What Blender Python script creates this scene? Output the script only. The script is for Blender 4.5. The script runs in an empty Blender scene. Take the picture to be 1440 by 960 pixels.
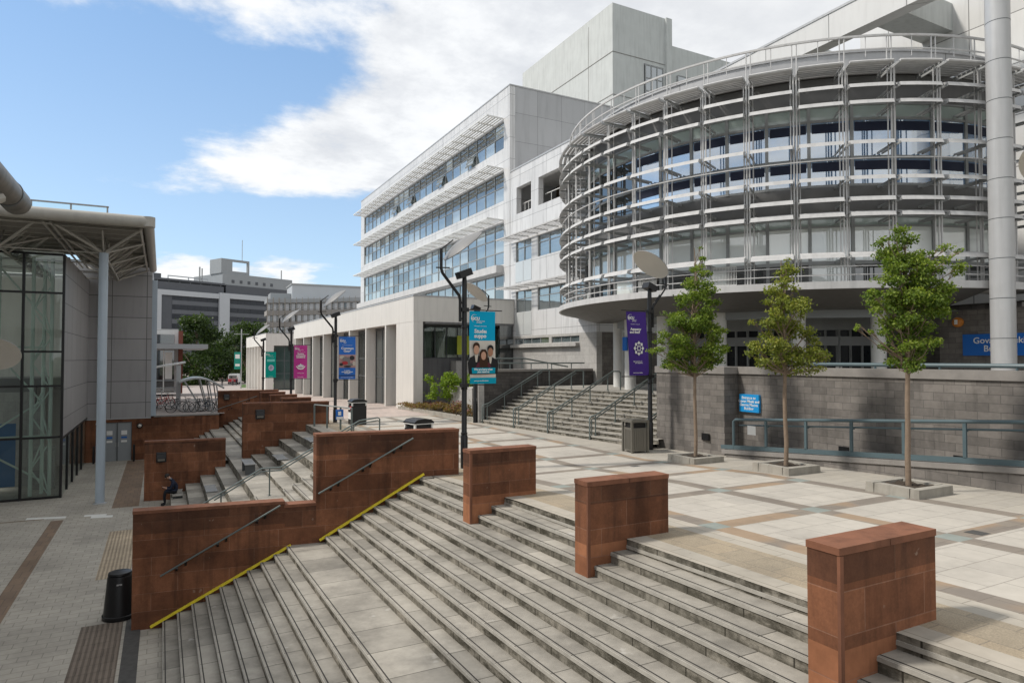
import bpy, bmesh, math, random
from mathutils import Vector, Matrix
import numpy as np
R_ = math.radians
rnd = random.Random(7)
scene = bpy.context.scene
col = scene.collection

# ------------------------------------------------------------------ helpers
class MB:
    """collects quads, boxes, tubes; build() links them as ONE mesh object"""
    def __init__(s): s.v = []; s.f = []; s.m = []; s.cm = 0
    def quad(s, *p):
        n = len(s.v); s.v += [tuple(q) for q in p]; s.f.append(tuple(range(n, n+len(p)))); s.m.append(s.cm)
    def box(s, x0, x1, y0, y1, z0, z1):
        if x1 < x0: x0, x1 = x1, x0
        if y1 < y0: y0, y1 = y1, y0
        if z1 < z0: z0, z1 = z1, z0
        n = len(s.v)
        s.v += [(x0,y0,z0),(x1,y0,z0),(x1,y1,z0),(x0,y1,z0),(x0,y0,z1),(x1,y0,z1),(x1,y1,z1),(x0,y1,z1)]
        for f in ((0,3,2,1),(4,5,6,7),(0,1,5,4),(1,2,6,5),(2,3,7,6),(3,0,4,7)):
            s.f.append(tuple(n+i for i in f)); s.m.append(s.cm)
    def hexa(s, b, t):
        n = len(s.v); s.v += [tuple(q) for q in b] + [tuple(q) for q in t]; k = len(b)
        s.f.append(tuple(n+i for i in reversed(range(k)))); s.m.append(s.cm)
        s.f.append(tuple(n+k+i for i in range(k))); s.m.append(s.cm)
        for i in range(k):
            j = (i+1) % k
            s.f.append((n+i, n+j, n+k+j, n+k+i)); s.m.append(s.cm)
    def prism(s, poly, axis, a, b):
        """poly of 2D points extruded along axis 'x','y','z' from a to b"""
        def P(u, w, c): return {'x': (c,u,w), 'y': (u,c,w), 'z': (u,w,c)}[axis]
        s.hexa([P(u,w,a) for u,w in poly], [P(u,w,b) for u,w in poly])
    def beam(s, p, q, w, h, up=(0,0,1)):
        p = Vector(p); q = Vector(q); d = (q-p).normalized(); up = Vector(up)
        sd = d.cross(up)
        if sd.length < 1e-4: sd = d.cross(Vector((1,0,0)))
        sd.normalize(); u = sd.cross(d)
        a = sd*w/2; b = u*h/2
        s.hexa([p-a-b, p+a-b, p+a+b, p-a+b], [q-a-b, q+a-b, q+a+b, q-a+b])
    def tube(s, pts, r, n=8, r1=None, caps=True):
        pts = [Vector(p) for p in pts]; k = len(pts)
        if r1 is None: r1 = r
        base = len(s.v); prev = None
        for i, p in enumerate(pts):
            d = (pts[min(i+1,k-1)] - pts[max(i-1,0)])
            d = d.normalized() if d.length > 1e-9 else Vector((0,0,1))
            if prev is None:
                u = d.cross(Vector((0,0,1)))
                if u.length < 1e-3: u = d.cross(Vector((1,0,0)))
            else: u = prev - d*prev.dot(d)
            u.normalize(); prev = u; w = d.cross(u)
            rr = r + (r1-r)*i/max(1,k-1)
            for j in range(n):
                t = 2*math.pi*j/n; s.v.append(tuple(p + (u*math.cos(t)+w*math.sin(t))*rr))
        for i in range(k-1):
            for j in range(n):
                a = base+i*n+j; b = base+i*n+(j+1)%n
                s.f.append((a,b,b+n,a+n)); s.m.append(s.cm)
        if caps:
            s.f.append(tuple(base+j for j in reversed(range(n)))); s.m.append(s.cm)
            s.f.append(tuple(base+(k-1)*n+j for j in range(n))); s.m.append(s.cm)
    def lathe(s, prof, c=(0,0,0), n=24, caps=True):
        base = len(s.v); k = len(prof)
        for r, z in prof:
            for j in range(n):
                t = 2*math.pi*j/n; s.v.append((c[0]+r*math.cos(t), c[1]+r*math.sin(t), c[2]+z))
        for i in range(k-1):
            for j in range(n):
                a = base+i*n+j; b = base+i*n+(j+1)%n
                s.f.append((a,b,b+n,a+n)); s.m.append(s.cm)
        if caps:
            s.f.append(tuple(base+j for j in reversed(range(n)))); s.m.append(s.cm)
            s.f.append(tuple(base+(k-1)*n+j for j in range(n))); s.m.append(s.cm)
    def arc(s, c, prof, a0, a1, n, closed=True):
        """sweep a closed (r,z) profile round centre c from angle a0 to a1"""
        base = len(s.v); k = len(prof)
        for i in range(n+1):
            t = a0+(a1-a0)*i/n
            for r, z in prof: s.v.append((c[0]+r*math.cos(t), c[1]+r*math.sin(t), z))
        for i in range(n):
            for j in range(k if closed else k-1):
                a = base+i*k+j; b = base+i*k+(j+1)%k
                s.f.append((a,b,b+k,a+k)); s.m.append(s.cm)
        if closed:
            s.f.append(tuple(base+j for j in range(k))); s.m.append(s.cm)
            s.f.append(tuple(base+n*k+j for j in reversed(range(k)))); s.m.append(s.cm)
    def build(s, name, mat, parent=None, smooth=False, fix=True):
        me = bpy.data.meshes.new(name); me.from_pydata(s.v, [], s.f)
        mats = mat if isinstance(mat, (list,tuple)) else [mat]
        for m in mats: me.materials.append(m)
        if len(mats) > 1: me.polygons.foreach_set('material_index', s.m)
        if fix:
            bm = bmesh.new(); bm.from_mesh(me); bmesh.ops.recalc_face_normals(bm, faces=bm.faces); bm.to_mesh(me); bm.free()
        if smooth:
            me.polygons.foreach_set('use_smooth', [True]*len(me.polygons))
            try: me.set_sharp_from_angle(angle=R_(40))
            except Exception: pass
        return link(name, me, parent)

def link(name, me, parent=None):
    o = bpy.data.objects.new(name, me); col.objects.link(o)
    if parent is not None:
        o.parent = parent
        if parent.get('world'): o.location = -parent.location   # parts of a 'world' thing carry world coordinates
    return o
def tag(o, label, cat, group=None):
    o['label'] = label; o['category'] = cat
    if group: o['group'] = group
    return o
def thing(name, label, cat, loc=(0,0,0), rz=0, group=None, world=False):
    o = bpy.data.objects.new(name, None); col.objects.link(o)
    o.location = loc; o.rotation_euler = (0,0,rz); o.empty_display_size = .2
    if world: o['world'] = 1
    return tag(o, label, cat, group)
def sub(name, mb, mat, parent, root, **k):
    """a sub-part: child of a part; inherits the part's coordinates"""
    o = mb.build(name, mat, None, **k); o.parent = parent
    return o
def structure(o): o['kind'] = 'structure'; return o
def copy_tree(o, parent=None):
    c = o.copy(); col.objects.link(c)
    if parent is not None: c.parent = parent
    for ch in list(o.children): copy_tree(ch, c)
    return c

# ------------------------------------------------------------------ materials
class NT:
    def __init__(s, name):
        s.mat = bpy.data.materials.new(name); s.mat.use_nodes = True
        s.t = s.mat.node_tree; s.n = s.t.nodes; s.l = s.t.links
        s.b = s.n['Principled BSDF']
        s.tc = s.n.new('ShaderNodeTexCoord')
        s.obj = s.tc.outputs['Object']
    def put(s, sock, v):
        if hasattr(v, 'is_output') or isinstance(v, bpy.types.NodeSocket): s.l.new(v, sock)
        elif isinstance(v, (tuple,list)) and len(v) == 3 and sock.type == 'RGBA': sock.default_value = (*v, 1)
        else: sock.default_value = v
    def math(s, op, a, b=0.0, c=None, clamp=False):
        n = s.n.new('ShaderNodeMath'); n.operation = op; n.use_clamp = clamp
        s.put(n.inputs[0], a); s.put(n.inputs[1], b)
        if c is not None: s.put(n.inputs[2], c)
        return n.outputs[0]
    def sep(s, v=None):
        n = s.n.new('ShaderNodeSeparateXYZ'); s.put(n.inputs[0], v if v is not None else s.obj); return n.outputs
    def comb(s, x, y, z=0.0):
        n = s.n.new('ShaderNodeCombineXYZ'); s.put(n.inputs[0], x); s.put(n.inputs[1], y); s.put(n.inputs[2], z); return n.outputs[0]
    def noise(s, scale, detail=4, rough=.55, vec=None, dim='3D', dist=0):
        n = s.n.new('ShaderNodeTexNoise'); n.noise_dimensions = dim
        s.put(n.inputs['Vector'], vec if vec is not None else s.obj)
        n.inputs['Scale'].default_value = scale; n.inputs['Detail'].default_value = detail; n.inputs['Roughness'].default_value = rough
        n.inputs['Distortion'].default_value = dist
        return n.outputs['Fac']
    def ramp(s, fac, stops):
        n = s.n.new('ShaderNodeValToRGB'); s.put(n.inputs[0], fac); e = n.color_ramp.elements
        while len(e) < len(stops): e.new(.5)
        for i, (p, c) in enumerate(stops):
            e[i].position = p; e[i].color = (*c, 1) if isinstance(c, tuple) else (c,c,c,1)
        return n.outputs[0]
    def step(s, x, a, b):
        n = s.n.new('ShaderNodeMapRange'); n.interpolation_type = 'SMOOTHSTEP'
        s.put(n.inputs[0], x); n.inputs[1].default_value = a; n.inputs[2].default_value = b
        return n.outputs[0]
    def mix(s, f, a, b, blend='MIX'):
        n = s.n.new('ShaderNodeMix'); n.data_type = 'RGBA'; n.blend_type = blend
        s.put(n.inputs[0], f); s.put(n.inputs[6], a); s.put(n.inputs[7], b); return n.outputs[2]
    def scale(s, vec, k):
        n = s.n.new('ShaderNodeMapping'); s.put(n.inputs[0], vec); n.inputs['Scale'].default_value = k; return n.outputs[0]
    def bump(s, h, strength=.3, dist=.02):
        n = s.n.new('ShaderNodeBump'); n.inputs['Strength'].default_value = strength; n.inputs['Distance'].default_value = dist
        s.put(n.inputs['Height'], h); s.l.new(n.outputs[0], s.b.inputs['Normal']); return n
    def brick(s, vec, c1, c2, mortar, w, h, ms=.012, off=.5):
        n = s.n.new('ShaderNodeTexBrick'); s.put(n.inputs['Vector'], vec)
        s.put(n.inputs['Color1'], c1); s.put(n.inputs['Color2'], c2); s.put(n.inputs['Mortar'], mortar)
        n.inputs['Scale'].default_value = 1; n.inputs['Mortar Size'].default_value = ms
        n.inputs['Brick Width'].default_value = w; n.inputs['Row Height'].default_value = h; n.offset = off
        n.inputs['Mortar Smooth'].default_value = .2
        return n
    def out(s, color, rough=.7, metal=0, spec=.4):
        s.put(s.b.inputs['Base Color'], color); s.put(s.b.inputs['Roughness'], rough)
        s.b.inputs['Metallic'].default_value = metal; s.b.inputs['Specular IOR Level'].default_value = spec
        return s.mat

def plain(name, c, rough=.6, var=.12, scale=2.5, metal=0, spec=.4, bump=0, streak=0):
    t = NT(name)
    f = t.noise(scale, 5, .6)
    k = t.math('MULTIPLY_ADD', f, 2*var, 1-var)
    if streak:
        x = t.scale(t.obj, (3, 3, .25)); g = t.noise(1.6, 4, .6, x)
        g = t.step(g, .42, .72); k = t.math('MULTIPLY', k, t.math('MULTIPLY_ADD', g, -streak, 1.0))
    cc = t.mix(1.0, c, t.comb(k, k, k), 'MULTIPLY')
    r = t.math('MULTIPLY_ADD', t.noise(scale*3, 3), .2, rough-.1, clamp=True)
    if bump: t.bump(t.noise(scale*20, 3), bump, .01)
    return t.out(cc, r, metal, spec)

def panel(name, c, pw, ph, rough=.45, line=.35, ox=0, oz=0, var=.05, lw=.012, streak=.12):
    """cladding: panels pw x ph with thin joints, on vertical faces of any heading"""
    t = NT(name); x, y, z = t.sep()
    u = t.math('ADD', t.math('ADD', x, y), ox); zz = t.math('ADD', z, oz)
    b = t.brick(t.comb(u, zz), tuple(v*(1+var) for v in c), tuple(v*(1-var) for v in c), tuple(v*line for v in c), pw, ph, lw, 0.0)
    g = t.step(t.noise(1.2, 4, .6, t.scale(t.obj, (2.5,2.5,.3))), .45, .75)
    k = t.math('MULTIPLY_ADD', g, -streak, 1.0)
    k = t.math('MULTIPLY', k, t.math('MULTIPLY_ADD', t.noise(.5, 3), .16, .92))
    return t.out(t.mix(1.0, b.outputs['Color'], t.comb(k,k,k), 'MULTIPLY'), rough, 0, .4)

def glass(name, c, rough=.04, spec=1.0, blotch=.35, scale=.5, refl=.28):
    """window glass seen from outside: dark body with mirror-like coat"""
    t = NT(name); f = t.noise(scale, 3, .5)
    k = t.math('MULTIPLY_ADD', f, 2*blotch, 1-blotch)
    t.b.inputs['IOR'].default_value = 1.6
    m = t.out(t.mix(1.0, c, t.comb(k,k,k), 'MULTIPLY'), rough, 0, spec)
    if refl:
        g = t.n.new('ShaderNodeBsdfGlossy'); g.inputs['Roughness'].default_value = .025; g.inputs[0].default_value = (.90,.93,.94,1)
        x = t.n.new('ShaderNodeMixShader'); x.inputs[0].default_value = refl
        t.l.new(t.b.outputs[0], x.inputs[1]); t.l.new(g.outputs[0], x.inputs[2]); t.l.new(x.outputs[0], t.n['Material Output'].inputs[0])
    return m

def stonewall(name, c1, c2, mortar, w, h, ms=.01, stain=.35, rough=.85, zoff=0, fleck=.0, grime=False):
    t = NT(name); x, y, z = t.sep()
    u = t.math('ADD', x, y)
    b = t.brick(t.comb(u, t.math('ADD', z, zoff)), c1, c2, mortar, w, h, ms)
    n1 = t.noise(.9, 5, .65); n2 = t.noise(7, 4, .6); n3 = t.noise(1.5, 5, .6, t.scale(t.obj, (2,2,.35)))
    k = t.math('MULTIPLY_ADD', t.step(n1, .35, .7), -stain, 1.1)
    k = t.math('MULTIPLY', k, t.math('MULTIPLY_ADD', n2, .5, .75))
    k = t.math('MULTIPLY', k, t.math('MULTIPLY_ADD', t.step(n3, .5, .72), -stain*.9, 1.0))
    c = t.mix(1.0, b.outputs['Color'], t.comb(k,k,k), 'MULTIPLY')
    # pale lichen flecks
    if fleck:
        fl = t.step(t.noise(6.5, 2, .5), .72, .77)
        c = t.mix(t.math('MULTIPLY', fl, fleck), c, (.36,.28,.22))
    if grime:                                             # sooty weathering in broad drifts
        gr = t.step(t.noise(.8, 6, .7, t.scale(t.obj, (1,1,1.7))), .47, .66)
        c = t.mix(t.math('MULTIPLY', gr, .30), c, (.050,.026,.018))
        g2 = t.step(t.noise(2.6, 5, .7), .55, .72)
        c = t.mix(t.math('MULTIPLY', g2, .22), c, (.05,.027,.018))
        rn = t.step(t.noise(1.3, 5, .65, t.scale(t.obj, (3.2,3.2,.22))), .50, .70)
        c = t.mix(t.math('MULTIPLY', rn, .38), c, (.042,.024,.018))
        gp = t.noise(34, 3, .6); kk = t.math('MULTIPLY_ADD', gp, .5, .75); c = t.mix(1.0, c, t.comb(kk,kk,kk), 'MULTIPLY')
    t.bump(t.math('ADD', t.math('MULTIPLY', b.outputs['Fac'], -1.0), t.math('MULTIPLY', n2, .6)), .35, .012)
    return t.out(c, rough, 0, .25)

M = {}
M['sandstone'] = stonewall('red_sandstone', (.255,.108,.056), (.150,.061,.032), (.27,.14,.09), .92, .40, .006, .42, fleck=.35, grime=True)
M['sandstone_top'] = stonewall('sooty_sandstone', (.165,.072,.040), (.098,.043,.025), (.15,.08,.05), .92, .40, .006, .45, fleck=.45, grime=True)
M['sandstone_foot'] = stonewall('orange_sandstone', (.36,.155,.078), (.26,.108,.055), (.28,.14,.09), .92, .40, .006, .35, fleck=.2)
M['sandcap'] = plain('sandstone_coping', (.20,.085,.048), .85, .55, 2.2, bump=.3, streak=.3)
M['greystone'] = stonewall('grey_stone_blocks', (.205,.188,.172), (.142,.131,.121), (.105,.098,.092), .47, .19, .007, .3)
M['darkstone'] = stonewall('dark_brick', (.10,.092,.086), (.072,.067,.063), (.055,.052,.05), .45, .15, .007, .3)
M['palestone'] = stonewall('pale_stone_blocks', (.40,.39,.37), (.34,.33,.315), (.25,.245,.235), .9, .45, .007, .12)
M['greycap'] = plain('grey_coping', (.235,.22,.205), .85, .3, 3, bump=.15)
M['concrete'] = plain('kerb_concrete', (.33,.31,.27), .9, .3, 4, bump=.3, streak=.2)
M['white_panel'] = panel('white_cladding', (.60,.60,.60), 1.62, 1.42, .4, .5, streak=.24, lw=.016)
M['white_wall'] = panel('white_panel_wall', (.62,.62,.61), 3.2, 1.9, .45, .3, lw=.02)
M['grey_panel'] = panel('grey_cladding', (.40,.405,.415), 1.9, 1.9, .45, .4, ox=.6, oz=.3)
M['left_panel'] = panel('grey_end_cladding', (.34,.335,.34), 1.82, 1.28, .5, .3, ox=.35, oz=.15, lw=.02)
M['render'] = plain('off_white_render', (.66,.64,.60), .6, .05, .8, streak=.10)
M['towerc'] = plain('raw_concrete', (.53,.55,.54), .9, .12, 1.1, bump=.25, streak=.12)
M['louvre'] = plain('pale_aluminium', (.52,.518,.515), .75, .16, 2.2, spec=.15, streak=.14)
M['slat'] = plain('grey_slat_metal', (.40,.38,.35), .45, .12, 3)
M['post'] = plain('grey_steel', (.34,.35,.35), .4, .1, 4)
M['silver'] = plain('silver_cladding', (.43,.435,.44), .38, .08, 2, metal=.12, streak=.1)
M['bronzegrey'] = plain('weathered_grey_tube', (.15,.14,.125), .45, .2, 2, streak=.35)
M['darkspan'] = plain('dark_spandrel', (.15,.15,.15), .55, .15, 2)
M['soffit'] = plain('soffit_metal', (.10,.096,.09), .5, .1, 1.5)  # dark grey, made darker still to stand for shade under the drum
M['frame'] = plain('dark_window_frame', (.09,.10,.105), .4, .1)
M['framegrey'] = plain('grey_window_frame', (.28,.29,.29), .4, .1)
M['glass_up'] = glass('blind_and_sky_glass', (.15,.30,.54), blotch=.45, scale=.8, refl=.42)  # blue of the blinds, lightened to paint in the sky reflection
M['glass_dark'] = glass('dark_glass', (.012,.016,.018), refl=.08)
M['glass_low'] = glass('pale_blind_glass', (.80,.85,.83), blotch=.12, scale=.6, refl=.10)
M['glass_green'] = glass('green_frosted_glass', (.34,.41,.38), rough=.15, blotch=.12, refl=0)
M['glass_slab'] = glass('slab_glass', (.125,.155,.165), blotch=.7, scale=.9, refl=.27)
M['glass_pale'] = glass('opal_panel', (.50,.52,.52), rough=.2, blotch=.06, refl=0)
M['glass_blind'] = glass('pale_blind_slab_glass', (.34,.38,.38), blotch=.25, scale=.8, refl=.2)
M['glass_col'] = glass('dim_glass', (.06,.07,.068), blotch=.6, scale=.7, refl=.12)
M['white_metal'] = plain('white_metal', (.66,.66,.64), .4, .06, 2)
M['canopy'] = plain('canopy_white_steel', (.38,.365,.33), .45, .12, 2, streak=.1)
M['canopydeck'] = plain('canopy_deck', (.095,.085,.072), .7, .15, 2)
M['polepaint'] = plain('pale_blue_paint', (.40,.47,.54), .4, .08, 2, streak=.1)
M['tealsteel'] = plain('blue_grey_painted_steel', (.085,.125,.14), .4, .12, 3)
M['railgrey'] = plain('grey_green_rail', (.15,.18,.175), .35, .1, 4, metal=.3)
M['railpale'] = plain('pale_grey_rail', (.28,.30,.29), .4, .1, 4)
M['black'] = plain('black_paint', (.012,.012,.013), .35, .2, 4)
M['blackplastic'] = plain('black_plastic', (.012,.012,.013), .4, .25, 3)
M['dish'] = plain('dish_grey', (.20,.20,.20), .5, .06, 2)
M['dishface'] = plain('dish_pale_face', (.66,.63,.57), .45, .05, 2)
M['binmetal'] = plain('bronze_grey_metal', (.20,.19,.165), .4, .12, 3, metal=.5)
M['red'] = plain('red_paint', (.45,.03,.035), .5, .1)
M['white'] = plain('white_paint', (.78,.78,.76), .5, .05)
M['yellow'] = plain('yellow_paint', (.80,.64,.04), .6, .3, 6, bump=.1)
M['soil'] = plain('soil', (.05,.038,.028), .95, .4, 12, bump=.6)
M['bark'] = plain('pale_bark', (.22,.165,.12), .9, .35, 9, bump=.5)
M['bluesign'] = plain('blue_sign', (.008,.13,.50), .4, .04)
M['cyansign'] = plain('cyan_sign', (.012,.27,.62), .4, .05)
M['orange'] = plain('amber_plastic', (.55,.20,.03), .4, .05)
M['wood'] = plain('timber', (.28,.13,.06), .6, .3, 4)
M['skin'] = plain('skin', (.50,.30,.22), .55, .08, 6)
M['hair'] = plain('dark_hair', (.018,.013,.011), .6, .2, 20)
M['navy'] = plain('navy_cloth', (.014,.020,.042), .9, .2, 8)
M['trouser'] = plain('black_cloth', (.010,.011,.016), .9, .2, 8)
M['officedark'] = plain('slate_cladding', (.085,.092,.105), .5, .1, .4)
M['officegrey'] = plain('mid_grey_cladding', (.28,.30,.315), .55, .08, .3)
M['officewhite'] = plain('office_white', (.44,.465,.49), .5, .05, .3)
M['scaff'] = plain('scaffold_tube', (.20,.18,.15), .5, .2, 2)
M['brickred'] = plain('red_brick', (.16,.05,.035), .8, .2, 2)
M['grass'] = plain('grass', (.06,.11,.025), .9, .3, 3, bump=.3)

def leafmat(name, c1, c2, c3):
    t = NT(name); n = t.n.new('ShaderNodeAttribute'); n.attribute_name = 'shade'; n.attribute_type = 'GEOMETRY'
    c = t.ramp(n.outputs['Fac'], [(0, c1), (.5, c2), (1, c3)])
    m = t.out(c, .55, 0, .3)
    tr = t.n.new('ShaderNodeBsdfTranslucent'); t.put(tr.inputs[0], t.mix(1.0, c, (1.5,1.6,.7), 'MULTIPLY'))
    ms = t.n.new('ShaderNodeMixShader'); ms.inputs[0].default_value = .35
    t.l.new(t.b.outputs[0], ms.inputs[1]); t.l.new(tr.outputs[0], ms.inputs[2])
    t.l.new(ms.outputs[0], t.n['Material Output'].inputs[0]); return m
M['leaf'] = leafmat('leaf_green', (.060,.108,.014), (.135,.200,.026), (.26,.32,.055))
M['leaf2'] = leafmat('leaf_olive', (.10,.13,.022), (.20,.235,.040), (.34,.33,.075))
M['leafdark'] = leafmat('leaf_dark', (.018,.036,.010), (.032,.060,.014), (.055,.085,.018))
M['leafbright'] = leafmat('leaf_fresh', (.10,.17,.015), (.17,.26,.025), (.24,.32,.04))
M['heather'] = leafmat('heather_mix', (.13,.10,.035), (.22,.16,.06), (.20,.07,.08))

# text -> mesh, laid out in local (u right, w up) then placed by origin + axes
def text_mesh(name, body, size, mat, origin, ux, uz, parent, align='CENTER', bold=.0, spacing=1.0, root=None):
    cu = bpy.data.curves.new(name, 'FONT'); cu.body = body; cu.size = size; cu.align_x = align; cu.align_y = 'CENTER'
    cu.offset = bold; cu.space_line = spacing; cu.resolution_u = 3
    o = bpy.data.objects.new(name, cu); col.objects.link(o)
    dg = bpy.context.evaluated_depsgraph_get(); me = bpy.data.meshes.new_from_object(o.evaluated_get(dg))
    bpy.data.objects.remove(o)
    ux = Vector(ux).normalized(); uz = Vector(uz).normalized(); n = ux.cross(uz); og = Vector(origin)
    for v in me.vertices:
        c = v.co.copy(); v.co = og + ux*c.x + uz*c.y + n*c.z
    me.materials.clear(); me.materials.append(mat); me.name = name
    ob = bpy.data.objects.new(name, me); col.objects.link(ob)
    if parent is not None:
        ob.parent = parent
        if parent.get('world'): ob.location = -parent.location
    return ob
# ------------------------------------------------------------------ camera, light, sky
cam = bpy.data.cameras.new('camera'); co = bpy.data.objects.new('camera', cam); col.objects.link(co)
cam.sensor_width = 36; cam.lens = 23.25; cam.clip_end = 6000; cam.clip_start = .05
co.location = (0,0,2.5); co.rotation_euler = (R_(90+1.478), 0, R_(-27.872)); scene.camera = co

SUN = Vector((-.72,.30,.86)).normalized()
sl = bpy.data.lights.new('sun','SUN'); sl.energy = 2.9; sl.angle = R_(6.0); sl.color = (1,.94,.86)
so = bpy.data.objects.new('sun', sl); col.objects.link(so); so.rotation_euler = SUN.to_track_quat('Z','Y').to_euler(); so.location=(0,0,60)

w = bpy.data.worlds.new('World'); scene.world = w; w.use_nodes = True
t = w.node_tree; n = t.nodes; l = t.links
class WN(NT):
    def __init__(s): s.t = t; s.n = n; s.l = l
W = WN(); bg = n['Background']; sky = n.new('ShaderNodeTexSky'); sky.sky_type = 'NISHITA'; sky.sun_disc = False
sky.sun_elevation = math.asin(SUN.z); sky.sun_rotation = math.atan2(SUN.x, SUN.y); sky.air_density = 1.0; sky.dust_density = .6; sky.ozone_density = 1.6
tc = n.new('ShaderNodeTexCoord'); d = tc.outputs['Generated']
nrm = n.new('ShaderNodeVectorMath'); nrm.operation = 'NORMALIZE'; l.new(d, nrm.inputs[0]); d = nrm.outputs[0]
x, y, z = W.sep(d)
zc = W.math('ADD', W.math('MAXIMUM', z, 0.0), .13)
p = W.comb(W.math('DIVIDE', x, zc), W.math('DIVIDE', y, zc), 0.0)
az = W.math('ARCTAN2', x, y)                      # 0 = +Y, grows towards +X
el = W.math('ARCSINE', z)
n1 = W.noise(1.15, 9, .58, p, dist=.25); n2 = W.noise(3.4, 8, .62, p); n3 = W.noise(.55, 3, .5, p)
big = W.math('MULTIPLY', W.step(W.math('ADD', W.math('MULTIPLY_ADD', el, -1.35, az), .34), -.07, .15), W.step(el, .20, .27))
right = W.math('MAXIMUM', W.step(az, .42, .62), W.math('MAXIMUM', W.math('SUBTRACT', 1.0, W.step(az, -1.5, -.75)), W.step(el, .62, .85)))  # right-hand cloud, plus unseen cloud added overhead and behind for neutral fill
low = W.math('MULTIPLY', W.step(az, -.04, .01), W.math('SUBTRACT', 1.0, W.step(el, .125, .165)))
low = W.math('MULTIPLY', low, W.math('SUBTRACT', 1.0, W.step(az, .17, .23)))
wisp = W.math('MULTIPLY', W.step(el, .38, .48), .20)
cov = W.math('MULTIPLY_ADD', big, .32, W.math('MULTIPLY', right, .25))
cov = W.math('ADD', cov, W.math('MULTIPLY_ADD', low, .20, wisp))
den = W.math('ADD', W.math('MULTIPLY_ADD', n2, .40, W.math('MULTIPLY', n1, .60)), cov)
cl = W.step(den, .57, .735)
shade = W.step(W.math('MULTIPLY_ADD', n2, .5, W.math('MULTIPLY', n1, .6)), .40, .72)
cc = W.ramp(shade, [(0, (5.0,5.15,5.4)), (.45, (6.5,6.6,6.7)), (1, (7.3,7.25,7.1))])
far_right = W.step(az, .45, .95)
cc = W.mix(W.math('MULTIPLY', far_right, .55), cc, (5.5,5.55,5.6))
skyc = W.mix(.40, W.mix(1.0, sky.outputs[0], (.86,.96,1.02), 'MULTIPLY'), W.mix(W.step(el, .02, .55), (5.0,6.3,7.6), (2.5,4.3,6.9)))
final = W.mix(W.math('MULTIPLY', cl, .96), skyc, cc)
l.new(final, bg.inputs[0]); bg.inputs[1].default_value = .13
scene.view_settings.view_transform = 'Standard'; scene.view_settings.look = 'None'
scene.view_settings.exposure = 0.22; scene.view_settings.gamma = 1.0; scene.view_settings.use_curve_mapping = False
scene.cycles.max_bounces = 6; scene.cycles.use_denoising = True

# ------------------------------------------------------------------ levels
def zp(y): return float(np.interp(y, [-50,11.5,16,38,75,140,2000], [1.285,-.295,-.55,-.55,-1.4,-3.1,-3.1]))
def zl(y): return float(np.interp(y, [-50,17,2000], [-1.875,-3.6,-3.6]))
RISE, RUN = .158, .2912
def Xn(k): return 6.21-(10-k)*RUN if k >= 1 else 2.707+k*RUN      # nosing lines, k=10 (plaza edge) .. -9
ZLAND = -.55-9*RISE
ZT = 1.13                                                         # upper terrace

# ---- ground sheets
def paving_plaza():
    t = NT('plaza_paving'); x, y, z = t.sep()
    def lines(c, c0, per, hw):
        f = t.math('FRACT', t.math('DIVIDE', t.math('SUBTRACT', c, c0-per/2), per))
        dd = t.math('MULTIPLY', t.math('ABSOLUTE', t.math('SUBTRACT', f, .5)), per)
        return t.math('LESS_THAN', dd, hw)
    inner = t.math('MULTIPLY', t.math('GREATER_THAN', x, 7.74), t.math('LESS_THAN', x, 13.05))
    bx = t.math('MULTIPLY', lines(x, 7.94, 2.45, .19), inner); by = t.math('MULTIPLY', lines(y, 8.0, 2.33, .19), inner)
    slab = t.brick(t.comb(x, y), (.445,.415,.367), (.40,.373,.332), (.27,.25,.22), .60, .60, .008)
    bandb = t.brick(t.comb(x, y), (.235,.205,.17), (.20,.175,.15), (.15,.13,.11), .40, .40, .006)
    tan = t.step(t.noise(.42, 2, .5), .53, .58)
    band = t.mix(t.math('MULTIPLY', tan, .6), bandb.outputs['Color'], (.34,.235,.145))
    c = t.mix(t.math('MAXIMUM', bx, by), slab.outputs['Color'], band)
    c = t.mix(t.math('MULTIPLY', bx, by), c, (.235,.26,.24))
    # edge strips by the stairs
    edge = t.brick(t.comb(y, x), (.40,.365,.31), (.35,.325,.28), (.24,.22,.185), .9, .42, .008)
    agg = t.brick(t.comb(y, x), (.33,.275,.20), (.285,.245,.185), (.22,.19,.15), .45, .45, .008)
    spk = t.math('MULTIPLY_ADD', t.noise(60, 2), .9, .55)
    aggc = t.mix(1.0, agg.outputs['Color'], t.comb(spk,spk,spk), 'MULTIPLY')
    c = t.mix(t.math('LESS_THAN', x, 7.74), c, edge.outputs['Color'])
    c = t.mix(t.math('MULTIPLY', t.math('GREATER_THAN', x, 6.56), t.math('LESS_THAN', x, 7.36)), c, aggc)
    out = t.brick(t.comb(x, y), (.39,.36,.31), (.345,.32,.28), (.26,.24,.205), .60, .40, .008)
    c = t.mix(t.math('GREATER_THAN', x, 13.05), c, out.outputs['Color'])
    pink = t.brick(t.comb(x, y), (.46,.375,.335), (.42,.35,.315), (.36,.30,.275), .45, .9, .02)
    c = t.mix(t.math('MULTIPLY', t.step(y, 33.5, 34), .85), c, pink.outputs['Color'])
    d1 = t.step(t.noise(.55, 6, .65), .42, .75); d2 = t.noise(5, 5, .65)
    k = t.math('MULTIPLY', t.math('MULTIPLY_ADD', d1, -.20, 1.05), t.math('MULTIPLY_ADD', d2, .30, .85))
    c = t.mix(1.0, c, t.comb(k,k,k), 'MULTIPLY')
    gum = t.step(t.noise(9, 2, .5), .74, .76); c = t.mix(t.math('MULTIPLY', gum, .35), c, (.13,.12,.105))
    st = t.step(t.noise(1.1, 5, .7), .60, .72); c = t.mix(t.math('MULTIPLY', st, .30), c, (.20,.18,.15))
    t.bump(t.noise(40, 3), .15, .006)
    return t.out(c, .85, 0, .25)
M['plaza'] = paving_plaza()

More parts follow.
